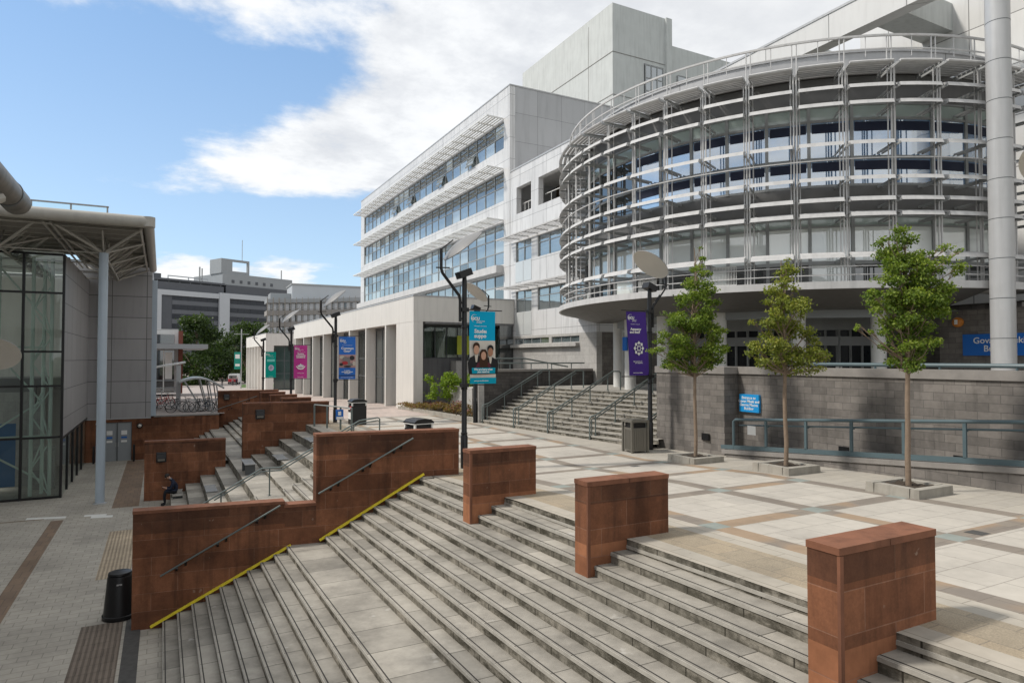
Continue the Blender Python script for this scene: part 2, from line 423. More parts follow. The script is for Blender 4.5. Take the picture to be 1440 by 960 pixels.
def paving_simple(name, c1, c2, mo, w_, h_, ms, dirt=.25):
    t = NT(name); x, y, z = t.sep()
    b = t.brick(t.comb(x, y), c1, c2, mo, w_, h_, ms)
    k = t.math('MULTIPLY', t.math('MULTIPLY_ADD', t.step(t.noise(.5, 6, .65), .4, .75), -dirt, 1.05), t.math('MULTIPLY_ADD', t.noise(7, 5, .65), .36, .82))
    t.bump(t.math('ADD', t.math('MULTIPLY', b.outputs['Fac'], -.6), t.noise(30, 3)), .2, .006)
    return t.out(t.mix(1.0, b.outputs['Color'], t.comb(k,k,k), 'MULTIPLY'), .85, 0, .25)
M['lower'] = paving_simple('lower_paving', (.40,.372,.322), (.345,.322,.28), (.25,.232,.20), .42, .28, .010)
M['brownband'] = paving_simple('brown_band_paving', (.23,.165,.115), (.19,.14,.105), (.14,.11,.09), .3, .6, .01)
M['terrace'] = paving_simple('terrace_paving', (.36,.345,.31), (.33,.315,.285), (.24,.23,.21), .6, .6, .01)
def tactile(name, c):
    t = NT(name); x, y, z = t.sep()
    wv = t.math('SINE', t.math('MULTIPLY', x, 2*math.pi/.10)); g = t.math('GREATER_THAN', wv, -.1)
    b = t.brick(t.comb(x, y), c, tuple(v*.9 for v in c), tuple(v*.6 for v in c), .4, .4, .008)
    k = t.math('MULTIPLY', t.math('MULTIPLY_ADD', g, .35, .68), t.math('MULTIPLY_ADD', t.noise(4, 5), .5, .75))
    t.bump(wv, .6, .01)
    return t.out(t.mix(1.0, b.outputs['Color'], t.comb(k,k,k), 'MULTIPLY'), .85, 0, .2)
M['tactile_dark'] = tactile('tactile_paving_dark', (.20,.165,.135))
M['tactile_tan'] = tactile('tactile_paving_tan', (.44,.36,.265))
M['road'] = plain('road_surface', (.33,.29,.27), .9, .12, .6)
M['far_ground'] = plain('far_ground', (.09,.10,.06), .95, .3, .02)
M['markwhite'] = plain('road_marking_white', (.66,.66,.63), .7, .12, 5)
M['drain'] = plain('drain_channel', (.07,.068,.065), .8, .5, 8, bump=.3)

def sheet(name, xs, ys, zf, mat):
    b = MB()
    for i in range(len(xs)-1):
        for j in range(len(ys)-1):
            b.quad(*[(X,Y,zf(X,Y)) for X, Y in ((xs[i],ys[j]),(xs[i+1],ys[j]),(xs[i+1],ys[j+1]),(xs[i],ys[j+1]))])
    return structure(b.build(name, mat, smooth=False))
ys_p = [-12,-6,0,4,8,11.5,12.4,13.3,14.2,15.1,16,22,30,38]
sheet('plaza', [6.205,8.5,11,13.05,16.4], [y for y in ys_p], lambda X,Y: zp(Y), M['plaza'])
sheet('plaza', [5.925,6.205], [16.0,22,31.5,38,47], lambda X,Y: zp(Y)-.002, M['plaza'])
sheet('plaza', [6.205,13.2,21], [38,47,56,75,90,110], lambda X,Y: zp(Y), M['plaza'])
sheet('plaza', [16.4,21], [30.5,38], lambda X,Y: zp(Y)-.01, M['plaza'])
sheet('path', [-32,3.6], [46.2,56,75], lambda X,Y: -1.0 if Y < 60 else -1.42, M['road'])
sheet('path', [3.6,6.205], [47.6,56,75], lambda X,Y: zp(Y)-.003, M['plaza'])
sheet('road', [-150,6.205,60,200], [75,110,140,420], lambda X,Y: zp(Y)-.006, M['road'])
sheet('lower_ground', [-60,-12,-4,.35,2.6], [-30,-10,0,8,17,30,46.2], lambda X,Y: zl(Y), M['lower'])
b = MB(); b.quad((-2500,-2500,-4.3),(2500,-2500,-4.3),(2500,2500,-4.3),(-2500,2500,-4.3)); structure(b.build('ground', M['far_ground']))
# upper terrace: slab in front of the drum and the link building
b = MB(); b.box(16.05, 40, -8, 17.59, -1.5, ZT)
b.hexa([(17.843,17.592,-1.5),(40,17.592,-1.5),(40,28.6,-1.5),(16.61,28.6,-1.5)],[(17.843,17.592,ZT),(40,17.592,ZT),(40,28.6,ZT),(16.61,28.6,ZT)])
b.box(17.2,20.2,28.602,29.6,-1.5,ZT); structure(b.build('terrace', M['terrace']))

# strips laid on the lower ground
def strip(name, x0, x1, y0, y1, mat, up=.004, n=6):
    return sheet(name, [x0,x1], [y0+(y1-y0)*i/n for i in range(n+1)], lambda X,Y: zl(Y)+up, mat)
strip('brown_paving_band', -3.62, -3.22, 2, 30.2, M['brownband'], n=10)
strip('tactile_paving', -1.55, -.72, 9.5, 18.0, M['tactile_dark'])
strip('tactile_paving', -1.56, -.72, 21.6, 27.4, M['tactile_tan'])
strip('brown_paving_band', -1.75, -.78, 31.6, 45.8, M['brownband'])
strip('drain_channel', -.66, -.36, 2, 18.2, M['drain'])
b = MB(); z0 = -3.6+.004
b.quad((-4.5,30.85,z0),(-3.2,30.5,z0),(-3.2,30.85,z0),(-4.5,31.2,z0)); structure(b.build('floor_marking', M['markwhite']))
b = MB(); b.quad((-2.6,30.45,z0),(-1.85,30.3,z0),(-1.85,30.6,z0),(-2.6,30.75,z0)); b.quad((-2.35,30.02,z0),(-1.62,29.86,z0),(-1.62,30.25,z0),(-2.35,30.4,z0)); structure(b.build('floor_marking', M['markwhite']))
b = MB(); z0 = -3.6+.008
b.quad((-12,31.0,-3.594),(-3.9,30.6,-3.594),(-3.9,30.72,-3.594),(-12,31.12,-3.594)); structure(b.build('floor_marking', M['brownband']))

for x, y in ((10.98,5.64),(11.6,14.6),(8.9,19.2)):
    b = MB(); z0 = zp(y)+.005; b.quad((x-.13,y-.13,z0),(x+.13,y-.13,z0-.0),(x+.13,y+.13,zp(y+.13)+.005),(x-.13,y+.13,zp(y+.13)+.005)); structure(b.build('drain_cover', M['drain']))
# ------------------------------------------------------------------ stairs
def tread_mat():
    t = NT('stair_tread'); x, y, z = t.sep()
    b = t.brick(t.comb(y, t.math('MULTIPLY', x, 1.0)), (.37,.345,.30), (.235,.22,.192), (.09,.083,.07), .92, 9.0, .009)
    d1 = t.step(t.noise(.7, 7, .68), .38, .72); d2 = t.noise(4.5, 6, .7); d3 = t.step(t.noise(2.1, 3, .6), .66, .72)
    k = t.math('MULTIPLY', t.math('MULTIPLY_ADD', d1, -.50, 1.14), t.math('MULTIPLY_ADD', d2, .6, .70))
    c = t.mix(1.0, b.outputs['Color'], t.comb(k,k,k), 'MULTIPLY')
    c = t.mix(t.math('MULTIPLY', d3, .5), c, (.50,.485,.45))
    sp = t.step(t.noise(11, 3, .6), .70, .74); c = t.mix(t.math('MULTIPLY', sp, .5), c, (.10,.095,.08))
    t.bump(t.noise(30, 4), .2, .006)
    return t.out(c, .8, 0, .3)
def riser_mat():
    t = NT('stair_riser'); x, y, z = t.sep()
    b = t.brick(t.comb(y, z), (.33,.305,.26), (.25,.235,.20), (.05,.047,.04), .92, 40.0, .012)
    v = t.scale(t.obj, (1, .8, 2.4))
    d = t.step(t.noise(2.6, 8, .74, v), .36, .60); e = t.step(t.noise(9, 4, .6, t.scale(t.obj, (1,1.2,.7))), .40, .7)
    c = t.mix(t.math('MULTIPLY', d, t.math('MULTIPLY_ADD', t.step(t.noise(.45, 4, .6), .33, .58), .45, .52)), b.outputs['Color'], (.048,.044,.032))
    c = t.mix(t.math('MULTIPLY', e, .55), c, (.04,.037,.028))
    t.bump(t.noise(25, 4), .3, .01)
    return t.out(c, .9, 0, .2)
M['tread'] = tread_mat(); M['riser'] = riser_mat()
M['lip'] = plain('stair_nosing', (.34,.325,.29), .85, .4, 5, bump=.25)
M['groove'] = plain('nosing_groove', (.035,.033,.03), .9, .3, 6)

wallA = lambda X: 16.3+(6.0-X)*.1425                     # near face of the long red wall
def flight(name, ks, zf, ya, yb):
    """ks: nosing numbers from the top down; zf(k,Y) level of the tread above nosing k; ya,yb: functions of X"""
    st = MB(); nz = MB()
    for k in ks:
        X = Xn(k); Xu = Xn(k+1) if k < 10 else X
        N = 8
        y0, y1 = ya(X), yb(X)
        for i in range(N):
            a = y0+(y1-y0)*i/N; c = y0+(y1-y0)*(i+1)/N
            za, zc_ = zf(k,a), zf(k,c); ba, bc = zf(k-1,a), zf(k-1,c)
            st.cm = 1; st.quad((X,a,ba),(X,c,bc),(X,c,zc_),(X,a,za))
            if k < 10:
                st.cm = 0; st.quad((X,a,za),(Xu,a,za),(Xu,c,zc_),(X,c,zc_))
        # rounded lip and the dark groove behind it
        za, zb = zf(k,y0), zf(k,y1)
        if za-zf(k-1,y0) > .02:
            nz.cm = 0
            nz.hexa([(X-.014,y0,za-.048),(X,y0,za-.048),(X,y0,za-.002),(X-.010,y0,za-.004)], [(X-.014,y1,zb-.048),(X,y1,zb-.048),(X,y1,zb-.002),(X-.010,y1,zb-.004)])
        nz.cm = 1; nz.quad((X+.026,y0,za+.0025),(X+.046,y0,za+.0025),(X+.046,y1,zb+.0025),(X+.026,y1,zb+.0025))
    s = structure(st.build(name, [M['tread'], M['riser']], fix=False))
    structure(nz.build('stair_nosing', [M['lip'], M['groove']], fix=False))
    return s
def zmain(k, Y):
    if k >= 10: return max(zp(Y), zmain(9,Y)+.004)
    if k >= 0: return -(10-k)*RISE-.0257*min(Y,17.2)
    if k <= -10: return zl(Y)
    return -(10-k)*RISE-.0257*min(Y,17.2)
flight('stairs', range(10,-10,-1), zmain, lambda X: -9.0, lambda X: wallA(X)+.05)
def zter(k, Y):
    if k >= 0: return -.55-(9-k)*RISE
    return ZLAND+k*.163
flight('stairs', range(9,-10,-1), zter, lambda X: wallA(X)+.35, lambda X: 23.0)
flight('stairs', range(9,-10,-1), zter, lambda X: 32.9, lambda X: 47.0)
# seating tiers: each two steps deep and high, beyond the handrail
def tiers():
    st = MB()
    tops = [9,7,5,3,1]
    def seat(X0, X1, z0, z1):
        st.cm = 1; st.quad((X0,23.0,z0),(X0,32.95,z0),(X0,32.95,z1),(X0,23.0,z1))
        st.quad((X0,23.0,z0-.4),(X1,23.0,z0-.4),(X1,23.0,z1),(X0,23.0,z1))
        st.cm = 0; st.quad((X0,23.0,z1),(X1,23.0,z1),(X1,32.95,z1),(X0,32.95,z1))
    seat(Xn(9), Xn(9)+.004, zter(7,0), -.553)
    for k in (7,5,3,1): seat(Xn(k), Xn(k+2), zter(k-2,0) if k > 1 else ZLAND, zter(k,0))
    seat(2.707, Xn(1), zter(-2,0), ZLAND)                # the landing itself
    for k in (-2,-4,-6,-8): seat(Xn(k), Xn(k+2), zter(k-2,0), zter(k,0))
    return structure(st.build('seating_steps', [M['tread'], M['riser']], fix=False))
tiers()
b = MB()
for k in (7,5,3,1,-2,-4,-6):
    X = Xn(k); b.box(X+.02, X+.42, 22.62, 22.99, zter(k-2,0)-.05, zter(k,0)-.01)
structure(b.build('step_blocks', M['riser']))
# ------------------------------------------------------------------ red sandstone walls and piers
def hrail(mb, p, q, r=.024): mb.tube([p,q], r, 8)
def red_wall(name, label, line, segs, th, light=None, rail=None, rail2=None):
    """line: (x,y) -> points on the near face; segs: list of (xa, xb, ztop, zbot); th thickness along +Y"""
    th0 = line
    root = thing(name, label, 'wall', (segs[0][0], th0(segs[0][0]), segs[0][3]), 0, None, world=True)
    body = MB(); cap = MB()
    for xa, xb, zt, zb in segs:
        a = [(xa,th0(xa)),(xb,th0(xb)),(xb,th0(xb)+th),(xa,th0(xa)+th)]
        zs = zt-.07-.46
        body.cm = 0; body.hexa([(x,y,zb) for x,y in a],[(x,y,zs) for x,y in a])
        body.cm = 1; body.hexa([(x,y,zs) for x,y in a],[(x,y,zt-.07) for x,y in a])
        e = .008
        c = [(xa-e,th0(xa)-e),(xb+e,th0(xb)-e),(xb+e,th0(xb)+th+e),(xa-e,th0(xa)+th+e)]
        cap.hexa([(x,y,zt-.068) for x,y in c],[(x,y,zt) for x,y in c])
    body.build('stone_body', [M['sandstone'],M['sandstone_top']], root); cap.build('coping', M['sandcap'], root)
    return root
wA = red_wall('sandstone_wall', 'long stepped red sandstone wall beside the yellow edged stairs', wallA,
     [(-.54,2.66,-.94,-3.9),(2.66,3.38,-1.03,-3.2),(3.38,6.96,.645,-3.0)], .38)
def wall_rail(root, pts, n_br, face, out=.075):
    m = MB(); m.tube(pts, .021, 8); hr = m.build('handrail', M['railgrey'], root, smooth=True)
    k = MB(); p, q = Vector(pts[0]), Vector(pts[-1])
    for i in range(n_br):
        f = (i+.5)/n_br
        for dx in (-.09, .09):
            c = p.lerp(q, f) + Vector((dx,0,dx*(q.z-p.z)/(q.x-p.x)))
            k.beam(c-Vector((0,0,.03)), (c.x, face(c.x)+.0, c.z-.11), .05, .03)
    sub('bracket', k, M['black'], hr, root)
wall_rail(wA, [(.02,wallA(.02)-.085,-2.42),(2.55,wallA(2.55)-.085,-1.02)], 3, wallA)
wall_rail(wA, [(3.42,wallA(3.42)-.085,-.80),(5.73,wallA(5.73)-.085,.46)], 3, wallA)
# sloping yellow strip along the foot of the wall
m = MB()
def ystrip(x0, z0, x1, z1):
    for a in ((x0,z0,x1,z1),):
        p = (x0, wallA(x0)-.05, z0); q = (x1, wallA(x1)-.05, z1)
        m.beam(p, q, .07, .05)
ystrip(-.16, zmain(-10,17)+.06, 2.80, ZLAND-.02)
ystrip(3.46, zmain(0,16.6)+.07, 6.02, zmain(9,16.3)+.10)
m.build('yellow_edge_strip', M['yellow'], wA)

lineB = lambda X: 31.5+(6.95-X)*.135
wB = red_wall('sandstone_wall', 'low red sandstone wall behind the seated person', lineB, [(-.62,2.55,-1.05,-3.9)], .40)
wC = red_wall('sandstone_wall', 'tall red sandstone wall with lamp at the head of the second flight', lineB, [(3.24,6.95,.50,-2.6)], .40)
lineD = lambda X: 47.0
wD = red_wall('sandstone_wall', 'farthest red sandstone wall beside the cycle shelter', lineD, [(3.25,7.0,.40,-2.8)], .40)
wall_rail(wD, [(0.2,46.9,-2.35),(3.3,46.9,-.75),(5.6,46.9,.0)], 5, lambda X: 47.0)

def pier(name, label, x0, x1, y0, y1, zt, zb, group):
    root = thing(name, label, 'pier', ((x0+x1)/2,(y0+y1)/2,zb), 0, group, world=True)
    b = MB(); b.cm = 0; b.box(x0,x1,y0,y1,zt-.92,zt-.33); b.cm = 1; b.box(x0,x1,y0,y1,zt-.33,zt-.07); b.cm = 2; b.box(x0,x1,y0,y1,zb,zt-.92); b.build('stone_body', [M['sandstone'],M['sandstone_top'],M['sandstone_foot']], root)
    j = MB(); j.box(x0-.004,x0+.045,y0-.012,y0+.02,zb,zt-.075); j.build('corner_joint', M['sandcap'], root)
    c = MB(); xm = (x0+x1)/2
    for a, d in ((x0-.008,xm-.004),(xm+.004,x1+.008)):
        c.box(a,d,y0-.008,y1+.008,zt-.068,zt+rnd.uniform(-.003,.003))
    c.build('coping', M['sandcap'], root); return root
pg = 'red sandstone piers along the stairs'
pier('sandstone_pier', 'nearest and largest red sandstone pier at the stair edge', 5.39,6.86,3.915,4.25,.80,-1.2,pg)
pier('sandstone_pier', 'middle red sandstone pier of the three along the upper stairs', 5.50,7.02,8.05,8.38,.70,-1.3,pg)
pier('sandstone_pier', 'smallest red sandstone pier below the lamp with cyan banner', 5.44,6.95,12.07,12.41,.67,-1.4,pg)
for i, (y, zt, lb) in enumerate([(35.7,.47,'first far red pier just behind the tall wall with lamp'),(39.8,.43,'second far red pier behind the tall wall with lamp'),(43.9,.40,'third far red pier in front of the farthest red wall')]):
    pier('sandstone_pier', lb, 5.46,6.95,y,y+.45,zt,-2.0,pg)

# bulkhead lights on the red walls
def bulkhead(x, y, z, label, r=.14):
    root = thing('wall_light', label, 'wall light', (x,y,z), 0, 'bulkhead lights on the red walls')
    b = MB(); b.box(-r*1.15,r*1.15,-.06,0,-r*1.25,r*1.25); b.build('back_plate', M['black'], root)
    g = MB(); g.box(-r*.8,r*.8,-.15,-.062,-r*.85,r*.8); g.build('lens', M['binmetal'], root)
    c = MB(); c.prism([(-.19,-r*.3),(-.06,r*1.2),(-.06,r*1.0),(-.16,r*.9)], 'x', -r, r)
    c.build('hood', M['black'], root)
bulkhead(.02, lineB(.02)-.005, -1.75, 'bulkhead light on the wall behind the seated person', .17)
bulkhead(3.95, lineB(3.95)-.005, -.02, 'bulkhead light on the tall wall above the second flight', .17)
bulkhead(3.75, 46.99, -.02, 'small bulkhead light on the farthest red wall', .15)
# retaining wall with double door
root = thing('sandstone_wall', 'red retaining wall with grey double doors under the grey building', 'wall', (-3,46,-3.6), world=True)
b = MB(); b.box(-5.6,-3.08,46.0,46.45,-4.2,-1.07); b.box(-1.56,3.25,46.0,46.45,-4.2,-1.07); b.box(-3.08,-1.56,46.0,46.45,-1.30,-1.07)
b.build('stone_body', M['sandstone'], root)
b = MB(); b.box(-.4,3.25,45.97,46.5,-1.068,-.99); b.build('coping', M['greycap'], root)
for x0 in (-3.06,-2.31):
    d = MB(); d.box(x0,x0+.73,46.08,46.14,-3.6,-1.32); door = d.build('door', M['officegrey'], root)
    p = MB(); p.box(x0+.2,x0+.5,46.07,46.078,-2.05,-1.80); p.box(x0+.2,x0+.5,46.07,46.078,-2.5,-2.38); sub('notice', p, M['white'], door, root)
    p = MB(); p.box(x0+.2,x0+.5,46.07,46.078,-2.26,-2.16); sub('blue_notice', p, M['bluesign'], door, root)
    h = MB(); h.box(x0+(.66 if x0 < -2.5 else .03),x0+(.70 if x0 < -2.5 else .07),46.03,46.078,-2.75,-2.5); sub('handle', h, M['silver'], door, root)
b = MB()
for xx in (-3.12,-2.33,-1.58): b.box(xx,xx+.05,46.02,46.075,-3.6,-1.30)
b.build('door_frame', M['frame'], root)
b = MB(); b.lathe([(0,0),(.16,0),(.16,.06),(.1,.12),(0,.14)], (0,0,0), 16)
o = thing('wall_light', 'round light beside the grey double doors', 'wall light', (-1.15,45.98,-1.55), 0, 'bulkhead lights on the red walls'); o.rotation_euler = (R_(90),0,0)
b.build('rim', M['black'], o, smooth=True); b = MB(); b.lathe([(0,.1),(.10,.125),(.06,.17),(0,.18)], (0,0,0), 16); b.build('lens', M['dishface'], o, smooth=True)
for xx, lb in ((-3.45,'black bollard left of the grey double doors'),(-1.42,'black bollard right of the grey double doors')):
    b = MB(); b.lathe([(.06,0),(.06,.9),(.045,1.0),(0,1.02)], (xx,45.4,-3.6), 12); o = b.build('bollard', M['black'], smooth=True)
    tag(o, lb, 'bollard', 'bollards by the double doors')

# ------------------------------------------------------------------ terrace handrail
Yr = 22.9
def stair_rail(name, label, path, posts, r=.026, mat='railgrey', group=None, low=None):
    root = thing(name, label, 'handrail', posts[0][0], 0, group, world=True)
    m = MB(); m.tube(path, r, 8); m.build('top_rail', M[mat], root, smooth=True)
    if low:
        m = MB(); m.tube([(p[0],p[1],p[2]-low) for p in path[(1 if len(path)>2 else 0):]], r*.8, 8); m.build('lower_rail', M[mat], root, smooth=True)
    for p0, zt in posts:
        m = MB(); m.tube([p0,(p0[0],p0[1],zt)], r*.85, 8); m.lathe([(r*2.2,0),(r*2.2,.015)], p0, 10); m.build('post', M[mat], root, smooth=True)
    return root
zr = lambda x: ZLAND+.9+(x-2.9)*(.163/RUN if x < 2.9 else (RISE/RUN if x > 3.5 else 0)) if not (2.9 <= x <= 3.5) else ZLAND+.9
zr2 = lambda x: ZLAND+.9 if 2.9 <= x <= 3.5 else (ZLAND+.9+(x-2.9)*.56 if x < 2.9 else ZLAND+.9+(x-3.5)*.543)
stair_rail('stair_handrail', 'long steel handrail running up the middle flight to the plaza',
  [(.35,Yr,zr2(.35)),(1.5,Yr,zr2(1.5)),(2.9,Yr,zr2(2.9)),(3.5,Yr,zr2(3.5)),(4.7,Yr,zr2(4.7)),(6.1,Yr,zr2(6.1)),(6.75,Yr,.42),(6.82,Yr,.38),(6.82,Yr,-.55)],
  [((.55,Yr,-3.3),zr2(.55)),((1.7,Yr,zter(-4,0)),zr2(1.7)),((3.15,Yr,ZLAND),zr2(3.15)),((4.6,Yr,zter(4,0)),zr2(4.6)),((5.9,Yr,zter(8,0)),zr2(5.9))], low=.10)
# guard rail with parking notice at the head of the steps
root = thing('guard_rail', 'short steel guard rail carrying a small blue notice at the stair head', 'guard rail', (6.5,28.2,-.55), world=True)
pts = [(6.1,30.6),(6.45,29.6),(6.8,28.6),(7.05,27.7)]
m = MB(); m.tube([(x,y,.42) for x,y in pts], .028, 8); m.build('top_rail', M['railpale'], root, smooth=True)
for x,y in pts:
    m = MB(); m.box(x-.035,x+.035,y-.035,y+.035,-.6,.41); m.build('post', M['railgrey'], root)
m = MB(); m.box(6.58,6.90,28.50,28.53,-.1,.32); sg = m.build('notice', M['bluesign'], root)
m = MB(); m.box(6.60,6.88,28.49,28.499,-.09,.02); sub('white_band', m, M['white'], sg, root)
m = MB(); m.box(6.67,6.80,28.49,28.499,.08,.24); sub('pictogram', m, M['white'], sg, root)
# bench-like grilles set on the seats
for i, (xx, yy, zz, lb) in enumerate([(3.05,27.9,ZLAND,'slatted metal bench on the landing of the seating steps'),(1.75,28.6,zter(-4,0),'dark metal grille seat on the lower seating steps'),(4.25,28.0,zter(3,0),'dark metal grille seat on the middle seating steps'),(5.5,28.0,zter(7,0),'dark metal grille seat on the top seating step'),(.64,31.4,-3.276,'pale low bench the person in navy sits on')]):
    root = thing('seat_slab', lb, 'bench', (xx,yy,zz), 0, 'benches on the seating steps')
    b = MB(); h = .02 if 0 < i < 4 else .40 if i == 0 else .11
    n = 9
    for q in range(n): b.box(-.2+q*.4/n,-.2+q*.4/n+.034,-.7,.7,h,h+.03)
    b.box(-.22,.22,-.72,-.69,h,h+.035); b.box(-.22,.22,.69,.72,h,h+.035)
    b.build('slats', M['post'] if i != 4 else M['lip'], root)
    for yb in (-.55,.55):
        b = MB(); b.box(-.18,.18,yb-.03,yb+.03,0,h-.002); b.build('leg', M['frame'], root)

# ------------------------------------------------------------------ entrance steps, their side walls and rails
NR = 11; R2 = (ZT+.55)/NR; T2 = .29
xb = lambda y: 14.62-(y-17.9)*.112
st = MB(); nz = MB(); y0, y1 = 17.6, 28.6
for i in range(NR):
    za = -.56+i*R2; zb_ = -.55+(i+1)*R2
    xa0, xa1 = xb(y0)+i*T2, xb(y1)+i*T2
    tw = T2 if i < NR-1 else .285
    st.cm = 1; st.quad((xa0,y0,za),(xa1,y1,za),(xa1,y1,zb_),(xa0,y0,zb_))
    st.cm = 0; st.quad((xa0,y0,zb_),(xa0+tw,y0,zb_),(xa1+tw,y1,zb_),(xa1,y1,zb_))
    nz.hexa([(xa0-.02,y0,zb_-.05),(xa0,y0,zb_-.05),(xa0,y0,zb_+.003),(xa0-.02,y0,zb_+.003)],[(xa1-.02,y1,zb_-.05),(xa1,y1,zb_-.05),(xa1,y1,zb_+.003),(xa1-.02,y1,zb_+.003)])
structure(st.build('stairs', [M['tread'],M['riser']], fix=False)); structure(nz.build('stair_nosing', M['terrace']))
slope2 = R2/T2
def erail(y, label, ext=.35):
    xf = xb(y)-.05; zt0 = -.55+.86; L = NR*T2+.1
    path = [(xf,y,-.55),(xf,y,zt0-.05),(xf+.05,y,zt0),(xf+.3,y,zt0+.06),(xf+L,y,zt0+.06+(L-.3)*slope2),(xf+L+ext,y,zt0+.06+(L-.3)*slope2),(xf+L+ext+.06,y,zt0+(L-.3)*slope2),(xf+L+ext+.06,y,ZT)]
    posts = []
    for f in (.08,.36,.64,.92):
        xx = xf+f*L; i = int((xx-xb(y))//T2); zb_ = -.55+(max(i,-1)+1)*R2
        posts.append(((xx,y,zb_), zt0+.06+(xx-xf-.3)*slope2))
    r = stair_rail('entrance_handrail', label, path, posts, .03, 'railgrey', 'handrails on the entrance steps')
    m = MB(); p = [(xf+.09,y,-.55),(xf+.09,y,zt0-.1),(xf+.3,y,zt0-.05),(xf+L,y,zt0-.05+(L-.3)*slope2)]
    m.tube(p, .024, 8); m.build('lower_rail', M['railgrey'], r, smooth=True)
erail(20.7, 'handrail of the entrance steps nearest the bronze litter bin')
erail(23.3, 'second handrail of the entrance steps from the bronze litter bin')
erail(25.75, 'third handrail of the entrance steps from the bronze litter bin')
erail(28.35, 'handrail of the entrance steps against the dark brick side wall')
erail(18.1, 'handrail of the entrance steps hidden behind the lamp with violet banner')
# left side wall of the steps, with railing above
root = thing('brick_wall', 'dark grey brick side wall left of the entrance steps', 'wall', (14,28.7,-.6), world=True)
b = MB(); b.box(13.35,19.9,28.62,29.3,-.8,1.86); b.build('brick_body', M['darkstone'], root)
b = MB(); b.box(13.30,19.9,28.57,29.35,1.862,1.98); b.build('coping', M['greycap'], root)
b = MB(); b.box(13.30,13.6,28.55,28.615,-.6,1.85); b.build('end_pier', M['palestone'], root)
p = MB(); p.box(13.285,13.295,28.7,28.9,.35,.62); p.build('notice', M['white'], root)
m = MB(); m.tube([(13.6,28.95,2.27),(19.6,28.95,2.27)], .035, 8); tr = m.build('top_rail', M['railgrey'], root, smooth=True)
for xx in (14,15.2,16.4,17.6,18.8):
    m = MB(); m.tube([(xx,28.95,1.98),(xx,28.95,2.27)], .025, 6); m.build('post', M['railgrey'], root)
root = thing('ramp_handrail', 'second railing above the brick side wall of the entrance steps', 'handrail', (15,31,.9), world=True)
m = MB(); m.tube([(13.9,31,2.5),(17.2,31,2.5),(19.9,31,2.05)], .04, 8); m.build('top_rail', M['railgrey'], root, smooth=True)
for xx in (14.2,15.6,17.0,18.6):
    m = MB(); m.tube([(xx,31,.9),(xx,31,2.5 if xx < 17.2 else 2.27)], .025, 6); m.build('post', M['railgrey'], root)
b = MB(); b.box(13.9,20.0,30.6,33.5,-.8,1.0); tag(b.build('ramp_block', M['palestone']), 'pale stone ramp block behind the brick side wall', 'ramp')

# right side wall, terrace wall, ramp wall
root = thing('stone_wall', 'grey stone block wall at the right of the entrance steps', 'wall', (15.3,16,-.6), world=True)
b = MB(); b.hexa([(15.12,17.9,-.8),(15.44,15.1,-.8),(16.6,15.1,-.8),(16.6,17.9,-.8)],[(15.12,17.9,2.02),(15.44,15.1,2.02),(16.6,15.1,2.02),(16.6,17.9,2.02)])
b.build('stone_body', M['greystone'], root)
b = MB(); b.hexa([(15.08,17.95,2.022),(15.40,15.06,2.022),(16.64,15.06,2.022),(16.64,17.95,2.022)],[(15.08,17.95,2.24),(15.40,15.06,2.24),(16.64,15.06,2.24),(16.64,17.95,2.24)])
b.build('coping', M['greycap'], root)
v = MB(); v.box(15.30,15.36,15.65,15.95,-.1,.12); v.build('vent', M['black'], root)
root = thing('stone_wall', 'long grey stone block terrace wall behind the ramp railing', 'wall', (16,6,-.6), world=True)
b = MB(); b.box(16.02,16.5,-8,15.08,-.8,2.02); b.build('stone_body', M['greystone'], root)
b = MB(); b.box(15.97,16.55,-8,15.05,2.022,2.24); b.build('coping', M['greycap'], root)
m = MB(); m.tube([(16.25,14.4,2.34),(16.25,-8,2.34)], .05, 8); m.build('coping_rail', M['tealsteel'], root, smooth=True)
m = MB()
for i in range(12): m.tube([(16.25,13.9-i*1.6,2.24),(16.25,13.9-i*1.6,2.33)], .03, 6)
m.build('rail_brackets', M['tealsteel'], root)
for yy, zz in ((11.45,.05),(8.55,.18)):
    v = MB(); v.box(15.985,16.018,yy-.14,yy+.14,zz-.1,zz+.12); v.build('vent', M['black'], root)
# ramp between the two walls
b = MB(); b.hexa([(15.42,14.6,-.8),(16.02,14.6,-.8),(16.02,-8,-.8),(15.42,-8,-.8)],[(15.42,14.6,-.45),(16.02,14.6,-.45),(16.02,-8,1.0),(15.42,-8,1.0)]); structure(b.build('ramp', M['terrace']))
zrp = lambda y: -.20+(14.7-y)*.0745
root = thing('ramp_wall', 'low grey stone ramp wall carrying the blue grey railing', 'wall', (15.2,10,-.5), world=True)
b = MB(); b.hexa([(15.14,14.75,-.8),(15.40,14.75,-.8),(15.40,-8,-.8),(15.14,-8,-.8)],[(15.14,14.75,zrp(14.75)-.17),(15.40,14.75,zrp(14.75)-.17),(15.40,-8,zrp(-8)-.17),(15.14,-8,zrp(-8)-.17)])
b.build('stone_body', M['greystone'], root)
b = MB(); b.hexa([(15.10,14.9,zrp(14.9)-.168),(15.44,14.9,zrp(14.9)-.168),(15.44,-8,zrp(-8)-.168),(15.10,-8,zrp(-8)-.168)],[(15.10,14.9,zrp(14.9)-.05),(15.44,14.9,zrp(14.9)-.05),(15.44,-8,zrp(-8)-.05),(15.10,-8,zrp(-8)-.05)])
b.build('coping', M['greycap'], root)
root = thing('ramp_railing', 'blue grey steel railing along the ramp below the terrace wall', 'railing', (15.2,10,-.1), world=True)
m = MB(); m.tube([(15.2,14.5,zrp(14.5)),(15.2,14.5,zrp(14.5)+.80),(15.2,14.42,zrp(14.5)+.86),(15.2,-8,zrp(-8)+.86)], .042, 8); m.build('top_rail', M['tealsteel'], root, smooth=True)
